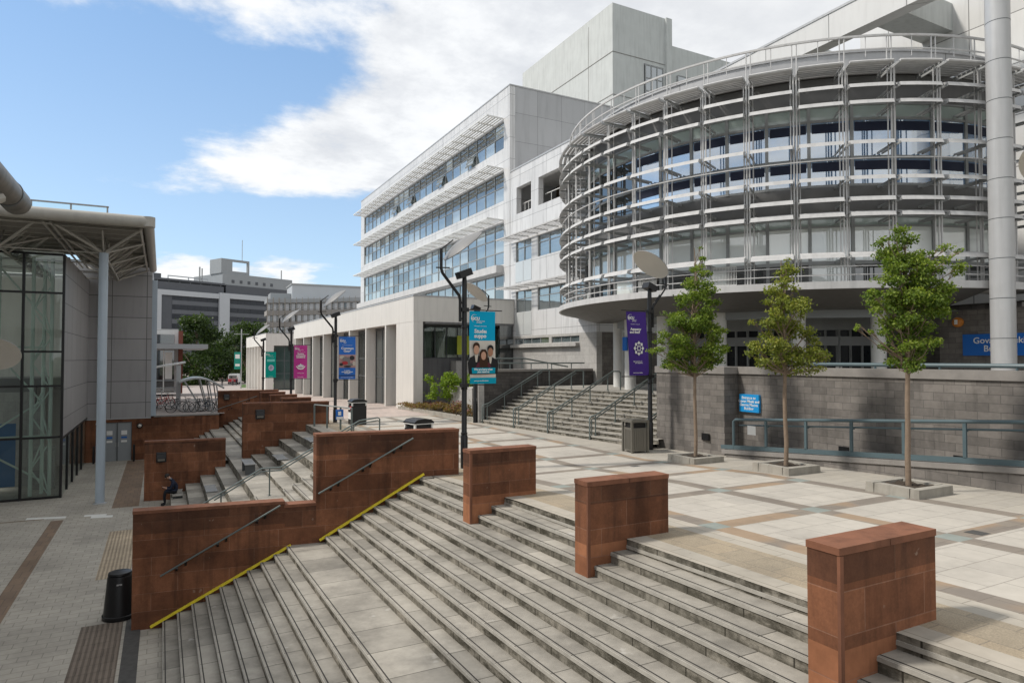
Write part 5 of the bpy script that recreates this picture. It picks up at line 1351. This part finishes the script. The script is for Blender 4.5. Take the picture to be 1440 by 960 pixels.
shade_row(lk, XL, 28.6, 38.0, 10.08, 1.05, 8); shade_row(lk, XL, 28.6, 38.0, 6.92, 1.05, 8)
m = MB(); m.box(XL-.25,XL-.003,30.0,37.6,3.18,3.36); m.build('sill', M['palestone'], lk)

# ------------------------------------------------------------------ slab building
sb_ = thing('office_slab', 'long pale grey office slab with three ribbons of windows and fin sunshades', 'building', (XL,55,0), world=True)
ya, yb = 38.95, 73.4
rows = [(16.5,18.32,[17.42]),(13.0,14.95,[13.98]),(8.75,11.5,[9.62,10.58]),(6.0,8.12,[7.3])]
m = MB(); holes_wall(m, XL-.02, .40, 38.1, 74.8, -2, 20.45, [(ya,yb,a,c) for a,c,_ in rows]); m.build('wall', M['white_panel'], sb_)
m = MB(); m.box(XL+.382,34,38.1,38.5,-2,20.45); m.build('end_wall', M['grey_panel'], sb_)  # greyer than the front: the shade on this end is put into its colour
m = MB(); m.box(XL+.5,34,38.5,74.8,-2,20.3); m.build('inner_shell', M['darkspan'], sb_)
m = MB(); m.box(XL-.05,XL+.42,38.06,74.85,20.452,20.53); m.box(XL+.43,34,38.06,38.5,20.452,20.53); m.build('coping', M['silver'], sb_)
NB = 23
for ri, (za, zb, sp) in enumerate(rows):
    for i in range(NB):
        a = ya+(yb-ya)*i/NB; c = ya+(yb-ya)*(i+1)/NB
        up = M['glass_col'] if ri < 2 else M['glass_slab']
        q = [rnd.choice([M['glass_slab'],M['glass_slab'],M['glass_blind'],M['glass_col']]) for _ in sp]
        ribbon(sb_, XL-.02, a, c, za, zb, 1, sp, M['framegrey'], q+[rnd.choice([up,up,M['glass_blind'],M['glass_col']])], .07)
    if ri < 3:
        m = MB()
        for i in range(NB+1):
            y = ya+.1+(yb-ya)*i/NB; m.beam((XL-.02,y,zb+.20),(XL-1.25,y,zb+.24),.05,.10)
            if i < NB:
                for s in range(5): m.box(XL-.20-s*.22,XL-.10-s*.22,y+.03,y+(yb-ya)/NB-.03,zb+.18,zb+.205)
        m.box(XL-1.28,XL-1.22,ya,yb,zb+.17,zb+.27); m.box(XL-.70,XL-.62,ya,yb,zb+.16,zb+.20); m.build('sunshade', M['white_metal'], sb_)
m = MB(); m.box(XL-.55,XL-.021,39,74.5,8.18,8.68); m.build('ledge', M['louvre'], sb_)
for i in (3,7,12,15):                                                # lights standing open
    a = ya+(yb-ya)*i/NB+.1; c = a+(yb-ya)/NB-.2
    m = MB(); m.hexa([(XL-.24,a,16.60),(XL-.24,c,16.60),(XL-.20,c,16.60),(XL-.20,a,16.60)],[(XL-.03,a,17.36),(XL-.03,c,17.36),(XL+.01,c,17.36),(XL+.01,a,17.36)]); m.build('open_light', M['glass_slab'], sb_)

# ------------------------------------------------------------------ concrete tower behind
tw_ = thing('concrete_tower', 'raw concrete tower block rising behind the office slab', 'building', (33,48,0), world=True)
m = MB(); m.box(31,36.6,41.7,56.4,0,30.5); m.build('tower_wall', M['towerc'], tw_)
m = MB(); m.box(36.61,52,41.72,56,0,28.4); m.build('wing_wall', M['towerc'], tw_)
m = MB()
for z in (26.6,23.2): m.box(30.97,36.63,41.67,41.69,z,z+.04); m.box(30.97,30.99,41.69,56.4,z,z+.04)
for y in (45,): m.box(30.98,30.995,y+.0,y+.02,10,30)
m.build('pour_line', M['greycap'], tw_)
m = MB(); m.box(30.95,30.99,50.2,50.75,23.0,24.8); m.build('slot_window', M['glass_dark'], tw_)
def end_window(x0, x1, z0, z1, nx, nz):
    f = MB()
    for i in range(nx+1): x = x0+(x1-x0)*i/nx; f.box(x-.04,x+.04,41.6,41.69,z0,z1)
    for j in range(nz+1):
        z = z0+(z1-z0)*j/nz
        for i in range(nx): f.box(x0+(x1-x0)*i/nx+.041,x0+(x1-x0)*(i+1)/nx-.041,41.61,41.685,z-.04,z+.04)
    fr = f.build('window', M['framegrey'], tw_)
    p = MB(); p.box(x0,x1,41.64,41.66,z0,z1); o = p.build('pane', M['glass_slab'], None); o.parent = fr
end_window(34.2,36.0,22.0,26.2,3,4)
m = MB(); m.box(34.1,36.1,41.665,41.69,21.9,26.3); m.build('window_recess', M['glass_dark'], tw_)
for x in (37.6,40.0,42.4,44.8): end_window(x,x+1.7,22.0,26.0,1,4)
m = MB(); m.box(36.3,36.9,41.5,41.99,0,30.5); m.build('corner_rib', M['towerc'], tw_)
# ------------------------------------------------------------------ white colonnades
def clear_glass():
    t = NT('clear_glass'); n = t.n
    tr = n.new('ShaderNodeBsdfTransparent'); tr.inputs[0].default_value = (.90,.97,.93,1)
    gl_ = n.new('ShaderNodeBsdfGlossy'); gl_.inputs['Roughness'].default_value = .02; gl_.inputs[0].default_value = (.9,.95,.95,1)
    fr = n.new('ShaderNodeFresnel'); fr.inputs[0].default_value = 1.7
    f = t.math('ADD', fr.outputs[0], .01, clamp=True)
    ms = n.new('ShaderNodeMixShader'); t.l.new(f, ms.inputs[0]); t.l.new(tr.outputs[0], ms.inputs[1]); t.l.new(gl_.outputs[0], ms.inputs[2])
    t.l.new(ms.outputs[0], n['Material Output'].inputs[0]); return t.mat
M['clear'] = clear_glass()
M['greyrender'] = plain('grey_lower_wall', (.17,.17,.175), .7, .12, 1.2, streak=.25)
M['curtain'] = plain('curtain', (.24,.235,.21), .9, .25, 3, streak=.3)
cn = thing('colonnade', 'long off white colonnade with deep fins in front of the office slab', 'building', (13.2,37.5,-.6), world=True)
XC, YC = 13.2, 37.5
m = MB(); m.box(XC,XL-.03,YC,78,4.72,6.22); m.build('fascia', M['render'], cn)
m = MB(); m.box(XC-.025,XL-.04,YC-.025,78,6.222,6.30); m.build('coping', M['silver'], cn)
m = MB(); m.box(XC+.01,XC+.6,YC+.01,40.8,-3,4.718); m.build('corner_pillar', M['render'], cn)
for i in range(8):
    y = 43.0+i*4.85; m = MB(); m.box(XC+.01,XC+.72,y,y+.26,-3.5,4.718); m.build('fin', M['render'], cn)
    ya_, yb_ = (40.82 if i == 0 else y-4.85+.27), y-.01
    f = MB()
    for k in range(4): yy = ya_+.04+(yb_-ya_-.08)*k/3; f.box(XC+.73,XC+.81,yy-.035,yy+.035,-2.5,4.595)
    for z in (-1.5,1.15,2.5,4.55): f.box(XC+.735,XC+.805,ya_+.01,yb_-.01,z-.04,z+.04)
    fr = f.build('window', M['frame'], cn)
    p = MB(); p.box(XC+.76,XC+.78,ya_,yb_,-2.5,4.59); o = p.build('pane', M['clear'] if i % 3 != 1 else M['glass_col'], None); o.parent = fr
m = MB(); m.box(XC+4.5,XC+4.7,41,78,-3,4.7); m.build('inner_wall', M['render'], cn)
m = MB(); m.box(XC+1.0,XC+4.5,77.5,78,-3,4.7); m.box(XC+.73,XL-.04,YC+.02,77.4,4.60,4.715); m.build('inner_ceiling', M['greyrender'], cn)
# recessed end with curtained windows above a grey wall
m = MB(); m.box(XC+.61,XL-.04,39.6,39.9,-2,2.50); m.build('lower_wall', M['greyrender'], cn)
f = MB(); 
for k in range(9): x = XC+.65+k*.78; f.box(x-.03,x+.03,39.62,39.7,2.501,4.59)
for z in (2.54,4.55): f.box(XC+.65,XL-.05,39.63,39.695,z-.035,z+.035)
fr = f.build('window', M['frame'], cn)
p = MB(); p.box(XC+.65,XL-.05,39.66,39.67,2.51,4.58); o = p.build('pane', M['clear'], None); o.parent = fr
m = MB()
for k in range(60):
    x = XC+.65+k*.075
    if k in (9,10,19,20,21) : continue
    m.quad((x,39.85+.03*(k%2),2.5),(x+.075,39.85+.03*((k+1)%2),2.5),(x+.075,39.85+.03*((k+1)%2),4.6),(x,39.85+.03*(k%2),4.6))
m.build('curtain', M['curtain'], cn, fix=False)
m = MB(); m.box(XC+.61,XC+.64,39.9,41.2,-2,4.6); m.build('side_return', M['greyrender'], cn)
m = MB(); m.box(16.5,17.5,38.6,38.66,2.75,3.95); m.box(16.55,17.45,38.585,38.598,3.25,3.35); 
yb2 = thing('yellow_sign', 'lime yellow sign hanging under the colonnade behind the lamp', 'sign', (17,38.6,3.3), world=True)
m.build('plate', plain('lime_sign',(.36,.40,.03),.5,.05), yb2)
m = MB(); m.tube([(16.7,38.63,3.95),(16.7,38.63,4.6)], .02, 6); m.tube([(17.3,38.63,3.95),(17.3,38.63,4.6)], .02, 6); m.build('hanger', M['black'], yb2)
m = MB(); m.box(19.0,19.95,37.6,37.75,-.5,4.6); tag(m.build('dark_door', M['glass_dark']), 'dark door between the colonnade end and the link building', 'door')
m = MB(); m.box(16.3,17.9,38.3,39.2,-.6,2.35); o = m.build('stone_pier', M['palestone']); tag(o, 'pale stone block pier behind the green shrub', 'wall')
# second pavilion
c2 = thing('colonnade', 'smaller off white pavilion beyond the long colonnade', 'building', (13.2,101,-2), world=True)
m = MB(); m.box(13.2,24,101,126,4.4,6.12); m.build('fascia', M['render'], c2)
m = MB(); m.box(13.17,24,100.97,126.02,6.122,6.2); m.build('coping', M['silver'], c2)
m = MB(); m.box(13.21,14.3,101.01,103.2,-4,4.398); m.build('corner_pillar', M['render'], c2)
for i in range(6):
    m = MB(); y = 106+i*3.9; m.box(13.21,14.3,y,y+.35,-4,4.398); m.build('fin', M['render'], c2)
m = MB(); m.box(14.31,14.5,103.3,126,-4,4.39); m.build('inner_wall', M['render'], c2)
f = MB()
for k in range(7): x = 14.6+k*1.35; f.box(x-.05,x+.05,101.9,102.0,-2.3,4.39)
for z in (-2.2,.3,2.2,4.3): f.box(14.5,23.9,101.92,101.99,z-.05,z+.05)
fr = f.build('window', M['frame'], c2); p = MB(); p.box(14.5,23.9,101.95,101.97,-2.3,4.39); o = p.build('pane', plain('green_grey_glass',(.045,.075,.07),.08,.5,.6,spec=1), None); o.parent = fr

# ------------------------------------------------------------------ left side: glass hall, canopy, grey building
gh = thing('glass_hall', 'tall glass hall with green white steel trusses inside, left of the steps', 'building', (-8,36,-3.6), world=True)
YG, XG = 35.1, -3.88
xs_ = [XG-1.45*k for k in range(9)]
zs_ = [-3.55,-.94,1.30,2.80,5.38,7.08]
f = MB()
for x in xs_: f.box(x-.05,x+.05,YG-.06,YG+.08,-3.6,7.1)
for z in zs_: f.box(xs_[-1],XG-.051,YG-.05,YG+.07,z-.045,z+.045)
for y in (37.2,39.3,41.4,43.5): f.box(XG-.05,XG+.05,y-.04,y+.04,-3.6,-1.05)
f.box(XG-.05,XG+.05,YG+.081,46,-1.05,-.95)
f.build('glazing_frame', M['black'], gh)
for k in range(8):
    for j in range(5):
        p = MB(); q = rnd.uniform(-.008,.008); p.quad((xs_[k+1]+.05,YG+q,zs_[j]+.045),(xs_[k]-.05,YG-q,zs_[j]+.045),(xs_[k]-.05,YG-q+rnd.uniform(-.01,.01),zs_[j+1]-.045),(xs_[k+1]+.05,YG+q,zs_[j+1]-.045)); p.build('pane', M['clear'], gh, fix=False)
p = MB(); p.quad((XG,YG+.09,-3.6),(XG,46,-3.6),(XG,46,-1.05),(XG,YG+.09,-1.05)); p.build('side_pane', M['clear'], gh, fix=False)
m = MB(); m.box(-15.6,XG-.06,45.5,45.9,-3.6,7.1); m.build('inner_wall', M['render'], gh)
m = MB(); m.quad((-15.6,YG+.1,-3.58),(XG-.06,YG+.1,-3.58),(XG-.06,45.4,-3.58),(-15.6,45.4,-3.58)); m.build('hall_floor', M['terrace'], gh, fix=False)
m = MB(); m.quad((-15.6,YG+.1,7.2),(XG-.06,YG+.1,7.2),(XG-.06,45.4,7.2),(-15.6,45.4,7.2)); m.build('daylight_roof', M['clear'], gh, fix=False)  # invented clear roof, there to let daylight into the hall
m = MB(); m.box(-15.6,XG-.06,41.5,45.4,1.1,1.5); m.box(-15.6,-5.6,40.5,41,-3.6,1.1); m.build('inner_floor', M['darkspan'], gh)
m = MB(); m.box(XG-.04,XG+.04,YG+.09,46,-.94,7.1); m.build('side_wall', M['left_panel'], gh)
mt_ = plain('pale_green_steel', (.55,.64,.58), .5, .1)
def truss_col(x, y):
    m = MB(); z0, z1 = -3.6, 7.0
    for dx, dy in ((-.35,0),(.35,0),(0,.5)): m.tube([(x+dx,y+dy,z0),(x+dx,y+dy,z1)], .075, 8)
    n = 9
    for i in range(n):
        a, c = z0+(z1-z0)*i/n, z0+(z1-z0)*(i+1)/n; s = 1 if i % 2 else -1
        m.tube([(x-.35*s,y,a),(x+.35*s,y,c)], .035, 6); m.tube([(x-.35*s,y,a),(x,y+.5,c)], .035, 6)
    m.build('truss_column', mt_, gh, smooth=True)
truss_col(-4.75,35.95); truss_col(-9.2,35.95)
m = MB()
for p, q in (((-8.8,36.0,5.2),(-6.6,36.0,3.0)),((-6.6,36.0,3.0),(-4.75,36.0,.6)),((-4.75,36.0,.6),(-7.2,36.0,-1.2)),((-7.2,36,-1.2),(-4.75,36.0,-2.9)),((-6.6,36,6.9),(-4.75,36,4.4)),((-6.3,36,-3.6),(-6.3,36,7)),((-9,36,-.95),(-4.75,36,-.95)),((-9,36,3.0),(-4.75,36,3.0))): m.tube([p,q], .045, 6)
m.build('bracing', mt_, gh, smooth=True)
m = MB(); m.box(-7.4,-5.75,36.6,36.66,-3.2,-.4); m.build('blue_display', plain('blue_display',(.03,.13,.30),.5,.1), gh)
m = MB(); m.box(-5.6,-4.9,38.5,38.6,-3.6,.3); m.box(-6.9,-5.4,39.0,39.1,-3.6,.9); m.box(-5.3,-4.4,37.6,37.9,-3.6,-1.6); m.build('display_board', M['palestone'], gh)

cp = thing('canopy', 'white steel canopy with space frame struts in front of the grey building', 'canopy', (-2.25,32.9,-3.6), world=True)
m = MB(); m.tube([(-18,30.5,8.02),(-.55,30.5,8.02)], .24, 16); m.tube([(-.55,30.5,8.02),(-.55,45.5,7.9)], .20, 16); m.lathe([(0,-.24),(.24,-.2),(.24,.2),(0,.24)], (-.55,30.5,8.02), 16); m.build('edge_tube', M['canopy'], cp, smooth=True)
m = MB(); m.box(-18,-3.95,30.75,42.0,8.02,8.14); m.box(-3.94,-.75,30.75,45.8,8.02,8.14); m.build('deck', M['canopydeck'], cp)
m = MB()
for y in (31.6,32.8,34.0,35.2,36.4,37.6,38.8,40.0,41.4,42.8,44.2): m.box(-18 if y < 40.5 else -3.94,-.80,y-.06,y+.06,7.80,8.018)
m.build('purlins', M['canopy'], cp)
m = MB(); nd = []
for i, x in enumerate((-2.25,-5.85,-9.4)):
    for j, y in enumerate((32.9,36.6,40.3,43.6)):
        nd.append((x,y)); zt = 7.8
        for dx in (-1.6,1.45):
            for dy in (-1.9,1.9):
                m.tube([(x,y,6.98),(min(x+dx,-.8),max(y+dy,30.9),zt)], .055, 8)
        for dy in (-1.0,1.0): m.tube([(x,y,6.98),(x,y+dy,zt)], .035, 6)
        if j < 3: m.tube([(x,y,6.98),(x,(32.9,36.6,40.3,43.6)[j+1],6.98)], .05, 8)
        if i < 2: m.tube([(x,y,6.98),((-5.85,-9.4)[i],y,6.98)], .035, 6)
        m.lathe([(0,-.1),(.1,-.06),(.1,.06),(0,.1)], (x,y,6.98), 12)
        if j < 3:
            y2 = (32.9,36.6,40.3,43.6)[j+1]
            for q in range(4):
                a, c, mid = y+(y2-y)*q/4, y+(y2-y)*(q+1)/4, y+(y2-y)*(q+.5)/4
                for sx in (-.85,.85):
                    m.tube([(x,a,6.98),(min(x+sx,-.8),mid,zt)], .028, 5); m.tube([(min(x+sx,-.8),mid,zt),(x,c,6.98)], .028, 5)
for x in (-.85,-3.9,-4.15,-7.4,-7.7): m.tube([(x,30.9,7.78),(x,45.5,7.78)], .05, 8)
for y in (31.0,34.75,38.4,42.1):
    for x0 in (-3.85,-7.45): m.tube([(-.85,y,7.76),(x0,y,7.76)], .04, 6)
m.build('space_frame', M['canopy'], cp, smooth=True)
m = MB(); m.tube([(-2.25,32.9,-3.6),(-2.25,32.9,6.98)], .175, 20); m.build('support_pole', M['polepaint'], cp, smooth=True)
m = MB(); m.lathe([(.26,0),(.26,.02),(.18,.05)], (-2.25,32.9,-3.598), 18); m.build('base_plate', M['post'], cp)
m = MB()
for x in (-2.05,-3.3,-4.6,-5.6): m.box(x-.03,x+.03,31.5,31.56,8.14,8.68)
m.box(-6,-2.0,31.5,31.56,8.66,8.72); rl = m.build('roof_balustrade', M['post'], cp)
p = MB(); p.quad((-6,31.53,8.2),(-2.05,31.53,8.2),(-2.05,31.53,8.65),(-6,31.53,8.65)); o = p.build('balustrade_glass', M['clear'], None, fix=False); o.parent = rl
gb = thing('grey_building', 'grey panelled building end above the red retaining wall', 'building', (-6,46,-1), world=True)
m = MB(); m.box(-16,-.58,46.0,72,-1.06,8.2); m.build('wall', M['left_panel'], gb)
m = MB(); m.box(-16,-.56,45.96,46.6,-1.12,-1.062); m.build('base_trim', M['silver'], gb)
m = MB(); m.box(-.575,-.30,46.0,46.5,-1,7.3); m.build('corner_pilaster', M['polepaint'], gb)
m = MB(); m.tube([(-3.85+.6,45.9,-1),(-3.25,45.9,7.6)], .05, 8); m.build('downpipe', M['post'], gb, smooth=True)
m = MB(); m.box(-3.4,-3.1,45.9,45.97,-1.40,-1.30); m.build('lamp_bracket', M['white'], gb)

# near canopy whose tube enters the view at the upper left
nc = thing('near_canopy', 'near canopy at the upper left whose thick grey tube end enters the view', 'canopy', (-1.7,8,4.6), world=True)
m = MB(); m.tube([(-1.86,-6,4.72),(-1.86,11.6,4.72)], .175, 20); 
m.build('edge_tube', M['bronzegrey'], nc, smooth=True)
for y in (2,5.2,8.4,10.9): m = MB(); m.tube([(-1.86,y,4.72),(-1.86,y+.09,4.72)], .184, 20); m.build('tube_joint', M['frame'], nc, smooth=True)
m = MB(); m.box(-9,-4.0,-6,10.9,4.62,4.74); m.build('deck', M['canopydeck'], nc)  # deck out of view, put in to shade the lower ground
m = MB(); m.tube([(-2.6,3,4.1),(-2.15,9.6,3.9)], .09, 10); m.tube([(-1.8,10.2,4.5),(-2.5,9.0,3.9),(-3.4,9.8,4.5)], .07, 8); m.tube([(-2.5,9.0,3.9),(-6,9.0,4.5)], .07, 8); m.build('struts', M['canopy'], nc, smooth=True)
m = MB(); m.box(-20,-9.2,-12,29.5,-3.7,11.2); m.box(-9.2,-9.0,-6,11,4.3,4.75); m.build('unseen_shade_wall', M['left_panel'], nc)  # unseen building wing, added and sized to shade the lower flight

# ------------------------------------------------------------------ far buildings
of = thing('office_block', 'distant dark slate office block with white frames and window ribbons', 'building', (-2.6,284,-4), R_(25.0))
def fb(name, mat, *boxes, parent=of):
    m = MB()
    for b_ in boxes: m.box(*b_)
    return m.build(name, mat, parent)
M['farwin'] = plain('far_dark_window',(.028,.033,.042),.35,.4,.25); M['slateband'] = plain('slate_band',(.115,.125,.14),.5,.08,.3)
Z0 = 4.0   # empty stands at -4
fb('main_wall', M['officedark'], (.8,27.5,.4,24,0,32+Z0), (28.4,60,.4,26,0,33+Z0))
fb('white_frame', M['officewhite'], (-1.0,2.2,-.4,.39,0,28.9+Z0), (2.21,28.0,-.4,.39,26.9+Z0,28.9+Z0), (25.2,29.6,-.6,.38,0,29.4+Z0), (29.61,52.6,-.4,.39,27.3+Z0,29.4+Z0), (50.6,52.6,-.4,.39,0,27.29+Z0))
fb('side_wall', M['officegrey'], (-6,-1.01,3,24,0,29+Z0))
for i, z in enumerate((25.3,21.6,18.0,14.2,10.6)):
    for x0, x1 in ((6.5,25.0),(29.8,50.4)):
        f = MB(); f.box(x0,x1,.30,.395,z+Z0,z+1.75+Z0)
        for k in range(7): xx = x0+(x1-x0)*(k+.3)/7; f.box(xx,xx+.18,.24,.299,z+Z0,z+1.75+Z0)
        f.build('window', M['farwin'], of)
    fb('spandrel_band', M['officegrey'] if False else M['slateband'], (6.5,25.0,.28,.39,z+1.9+Z0,z+3.5+Z0), (29.8,50.4,.28,.39,z+1.9+Z0,z+3.5+Z0))
fb('top_storey', M['farwin'], (1.2,27,1.2,20,28.9+Z0,32.6+Z0), (28.6,52,1.0,20,29.4+Z0,32.8+Z0))
fb('top_mullion', M['officegrey'], *[(1.2+k*4.2,1.45+k*4.2,1.0,1.19,28.9+Z0,32.5+Z0) for k in range(7)], *[(28.7+k*3.8,28.95+k*3.8,.8,.99,29.4+Z0,32.6+Z0) for k in range(7)])
fb('flat_roof', M['officedark'], (-2,27.8,.2,22,32.61+Z0,33.4+Z0), (-5,3,2,12,33.41+Z0,35.2+Z0))
fb('plant_storey', M['officegrey'], (27,60,.6,24,32.9+Z0,37.8+Z0))
fb('plant_vent', M['officedark'], *[(31+k*3.6,32.2+k*3.6,.5,.59,34.0+Z0,35.3+Z0) for k in range(6)])
fb('lift_tower', M['officegrey'], (26.6,31.5,1,10,37.81+Z0,43.9+Z0), (31.51,39.2,1,10,37.81+Z0,39.0+Z0), (38.4,39.2,1,2,39.01+Z0,43.9+Z0), (31.51,38.39,1,2,43.0+Z0,43.9+Z0))
fb('roof_rail', M['officewhite'], (6,22,3,3.3,34.6+Z0,35.0+Z0), (6,6.3,3,3.3,33.4+Z0,34.6+Z0), (21.7,22,3,3.3,33.4+Z0,34.6+Z0), (14,14.3,3,3.3,33.4+Z0,34.6+Z0))
for ax, az0, az1, ar in ((37,43.9,53,.12),(18.6,33.4,39.5,.3),(19.6,33.4,39.0,.25),(56,37.8,42,.25)): m = MB(); m.tube([(ax,3,az0+Z0),(ax,3,az1+Z0)], ar, 6); m.build('aerial', M['post'], of)

sc = thing('scaffolded_building', 'distant curved building with white window panels wrapped in scaffolding', 'building', (31,236,-4), R_(-2))
def curve_pt(u): return (u, -.010*(u-6)**2+ .0)           # gently curved plan
for fl, z in enumerate((7.0,11.0,14.9,18.8,22.7)):
    m = MB()
    for k in range(16):
        u = k*2.0; x, y = curve_pt(u); x1, y1 = curve_pt(u+2.0); zz = z+.045*u
        m.hexa([(x,y,zz-1.6),(x1,y1,zz-1.6),(x1,y1+8,zz-1.6),(x,y+8,zz-1.6)],[(x,y,zz),(x1,y1,zz),(x1,y1+8,zz),(x,y+8,zz)])
    m.build('floor_band', plain('concrete_band',(.27,.26,.25),.8,.15,.3), sc)
    m = MB(); wmb = MB()
    for k in range(16):
        u = k*2.0; x, y = curve_pt(u); x1, y1 = curve_pt(u+1.2); zz = z+.045*u
        wmb.hexa([(x+.1,y+.25,zz+.002),(x1,y1+.25,zz+.002),(x1,y1+.5,zz+.002),(x+.1,y+.5,zz+.002)],[(x+.1,y+.25,zz+2.2),(x1,y1+.25,zz+2.2),(x1,y1+.5,zz+2.2),(x+.1,y+.5,zz+2.2)])
        x2, y2 = curve_pt(u+2.0)
        m.hexa([(x,y+.7,zz),(x2,y2+.7,zz),(x2,y2+1,zz),(x,y+1,zz)],[(x,y+.7,zz+2.35),(x2,y2+.7,zz+2.35),(x2,y2+1,zz+2.35),(x,y+1,zz+2.35)])
    wmb.build('white_panel', M['officewhite'], sc); m.build('window_recess', M['glass_dark'], sc)
m = MB()
for k in range(16):
    u = k*2.0; x, y = curve_pt(u); zz = 26.9+.045*u
    m.hexa([(x,y-.6,zz-1.6),(x+2,y-.6-.02*u,zz-1.6),(x+2,y+8,zz-1.6),(x,y+8,zz-1.6)],[(x,y-.6,zz-.3),(x+2,y-.6-.02*u,zz-.3),(x+2,y+8,zz-.3),(x,y+8,zz-.3)])
m.build('roof_band', M['officegrey'], sc)
m = MB(); m.box(9,34,6,20,24,32.5); m.build('upper_block', M['officewhite'], sc); m = MB(); m.box(8.7,34.2,5.7,20.3,32.51,33.0); m.build('roof_edge', M['post'], sc)
m = MB(); m.box(2,9,8,16,24,29.5); m.build('plant_block', M['officegrey'], sc)
m = MB()
for k in range(17):
    x, y = curve_pt(k*1.9); m.tube([(x,y-1.2,0),(x,y-1.2,27.0+.045*k*2)], .07, 5)
    if k < 4: m.tube([(x,y-2.2,0),(x,y-2.2,27)], .07, 5)
for z in (5,7,9,11,13,15,17,19,21,23,25): m.tube([(curve_pt(u)[0],curve_pt(u)[1]-1.25,z+.045*u) for u in range(0,33,4)], .06, 5)
for k in range(6): m.tube([(k*1.5,-1.3,4+k*3.6),(k*1.5+3,-1.3,8+k*3.2)], .06, 5)
m.build('scaffolding', M['scaff'], sc)

# low white building with a brick pier and flat canopy, far left
lo = thing('low_building', 'low white building with brick pier and flat canopy beyond the cycle stand', 'building', (-2,78,-1.4), world=True)
m = MB(); m.box(-8,1.6,84,92,-1.4,5.8); m.build('wall', M['white_wall'], lo)
m = MB(); m.box(1.62,2.05,83,86,-1.4,5.6); m.build('brick_pier', M['brickred'], lo)
m = MB(); m.box(-8,4.4,79,92,3.55,4.05); m.build('flat_canopy', M['officegrey'], lo)
m = MB(); m.box(-1.6,1.2,83.9,83.99,-1.2,3.4); m.box(-4,1.2,83.9,83.99,4.2,5.2); m.build('window', M['glass_dark'], lo)
m = MB()
for x in (-.8,.1): m.box(x,x+.12,83.8,83.89,-1.2,3.4)
m.box(.3,1.0,83.7,83.89,.2,3.2); m.build('white_frame', M['white'], lo)

# far trees
def big_tree(x, y, z, label, blobs, n, ls, seed, mat):
    root = thing('broadleaf_tree', label, 'tree', (x,y,z), 0, 'big dark trees at the end of the path')
    m = MB(); m.tube([(0,0,0),(.1,0,2.5),(0,.2,6)], .45, 10, .25)
    for b_ in blobs[:8]: m.tube([(0,0,2.5),(b_[0]*.5,b_[1]*.5,b_[2]*.7),b_[:3]], .16, 6, .04)
    m.build('trunk', M['bark'], root, smooth=True); leaves('crown', blobs, n, ls, mat, root, seed, .8)
def crown(w_, h_, n, seed, z0=1.2):
    g = random.Random(seed); out = []
    for i in range(n):
        t_ = g.random(); zz = z0+(h_-z0)*t_; rad = w_*math.sqrt(max(.06, 1-(max(0,t_-.38)/.66)**2))*(.85 if t_ < .15 else 1)
        a = g.uniform(0,2*math.pi); q = g.random()**.5; r = g.uniform(.20,.34)*w_
        out.append((rad*q*math.cos(a)*.85, rad*q*math.sin(a)*.85, zz-r*.5, r, r, r*.75))
    return out
big_tree(6.5,158,-3.1,'big dark broadleaf tree, left one of the far pair',crown(6.6,14.6,34,51),9000,.62,51,M['leafdark'])
big_tree(17.8,166,-3.1,'big dark broadleaf tree, right one of the far pair',crown(6.8,14.2,34,52),9000,.62,52,M['leafdark'])
big_tree(-2.6,150,-3.1,'lighter green smaller tree beyond the cycle stand',crown(4.2,9.6,22,53),4500,.5,53,M['leaf'])
big_tree(27,172,-3.1,'dark broadleaf tree half hidden by the white pavilion',crown(5.5,12,26,54),5000,.62,54,M['leafdark'])
big_tree(-12,160,-3.1,'dark broadleaf tree behind the low white building',crown(6,11,26,55),5000,.62,55,M['leafdark'])
big_tree(12,182,-3.1,'dark broadleaf tree closing the gap behind the far pair',crown(8,11,30,56),6000,.7,56,M['leafdark'])
m = MB(); m.quad((12.2,127,-2.86),(18,127,-2.86),(26,150,-2.95),(15,150,-2.95)); structure(m.build('lawn', M['grass']))
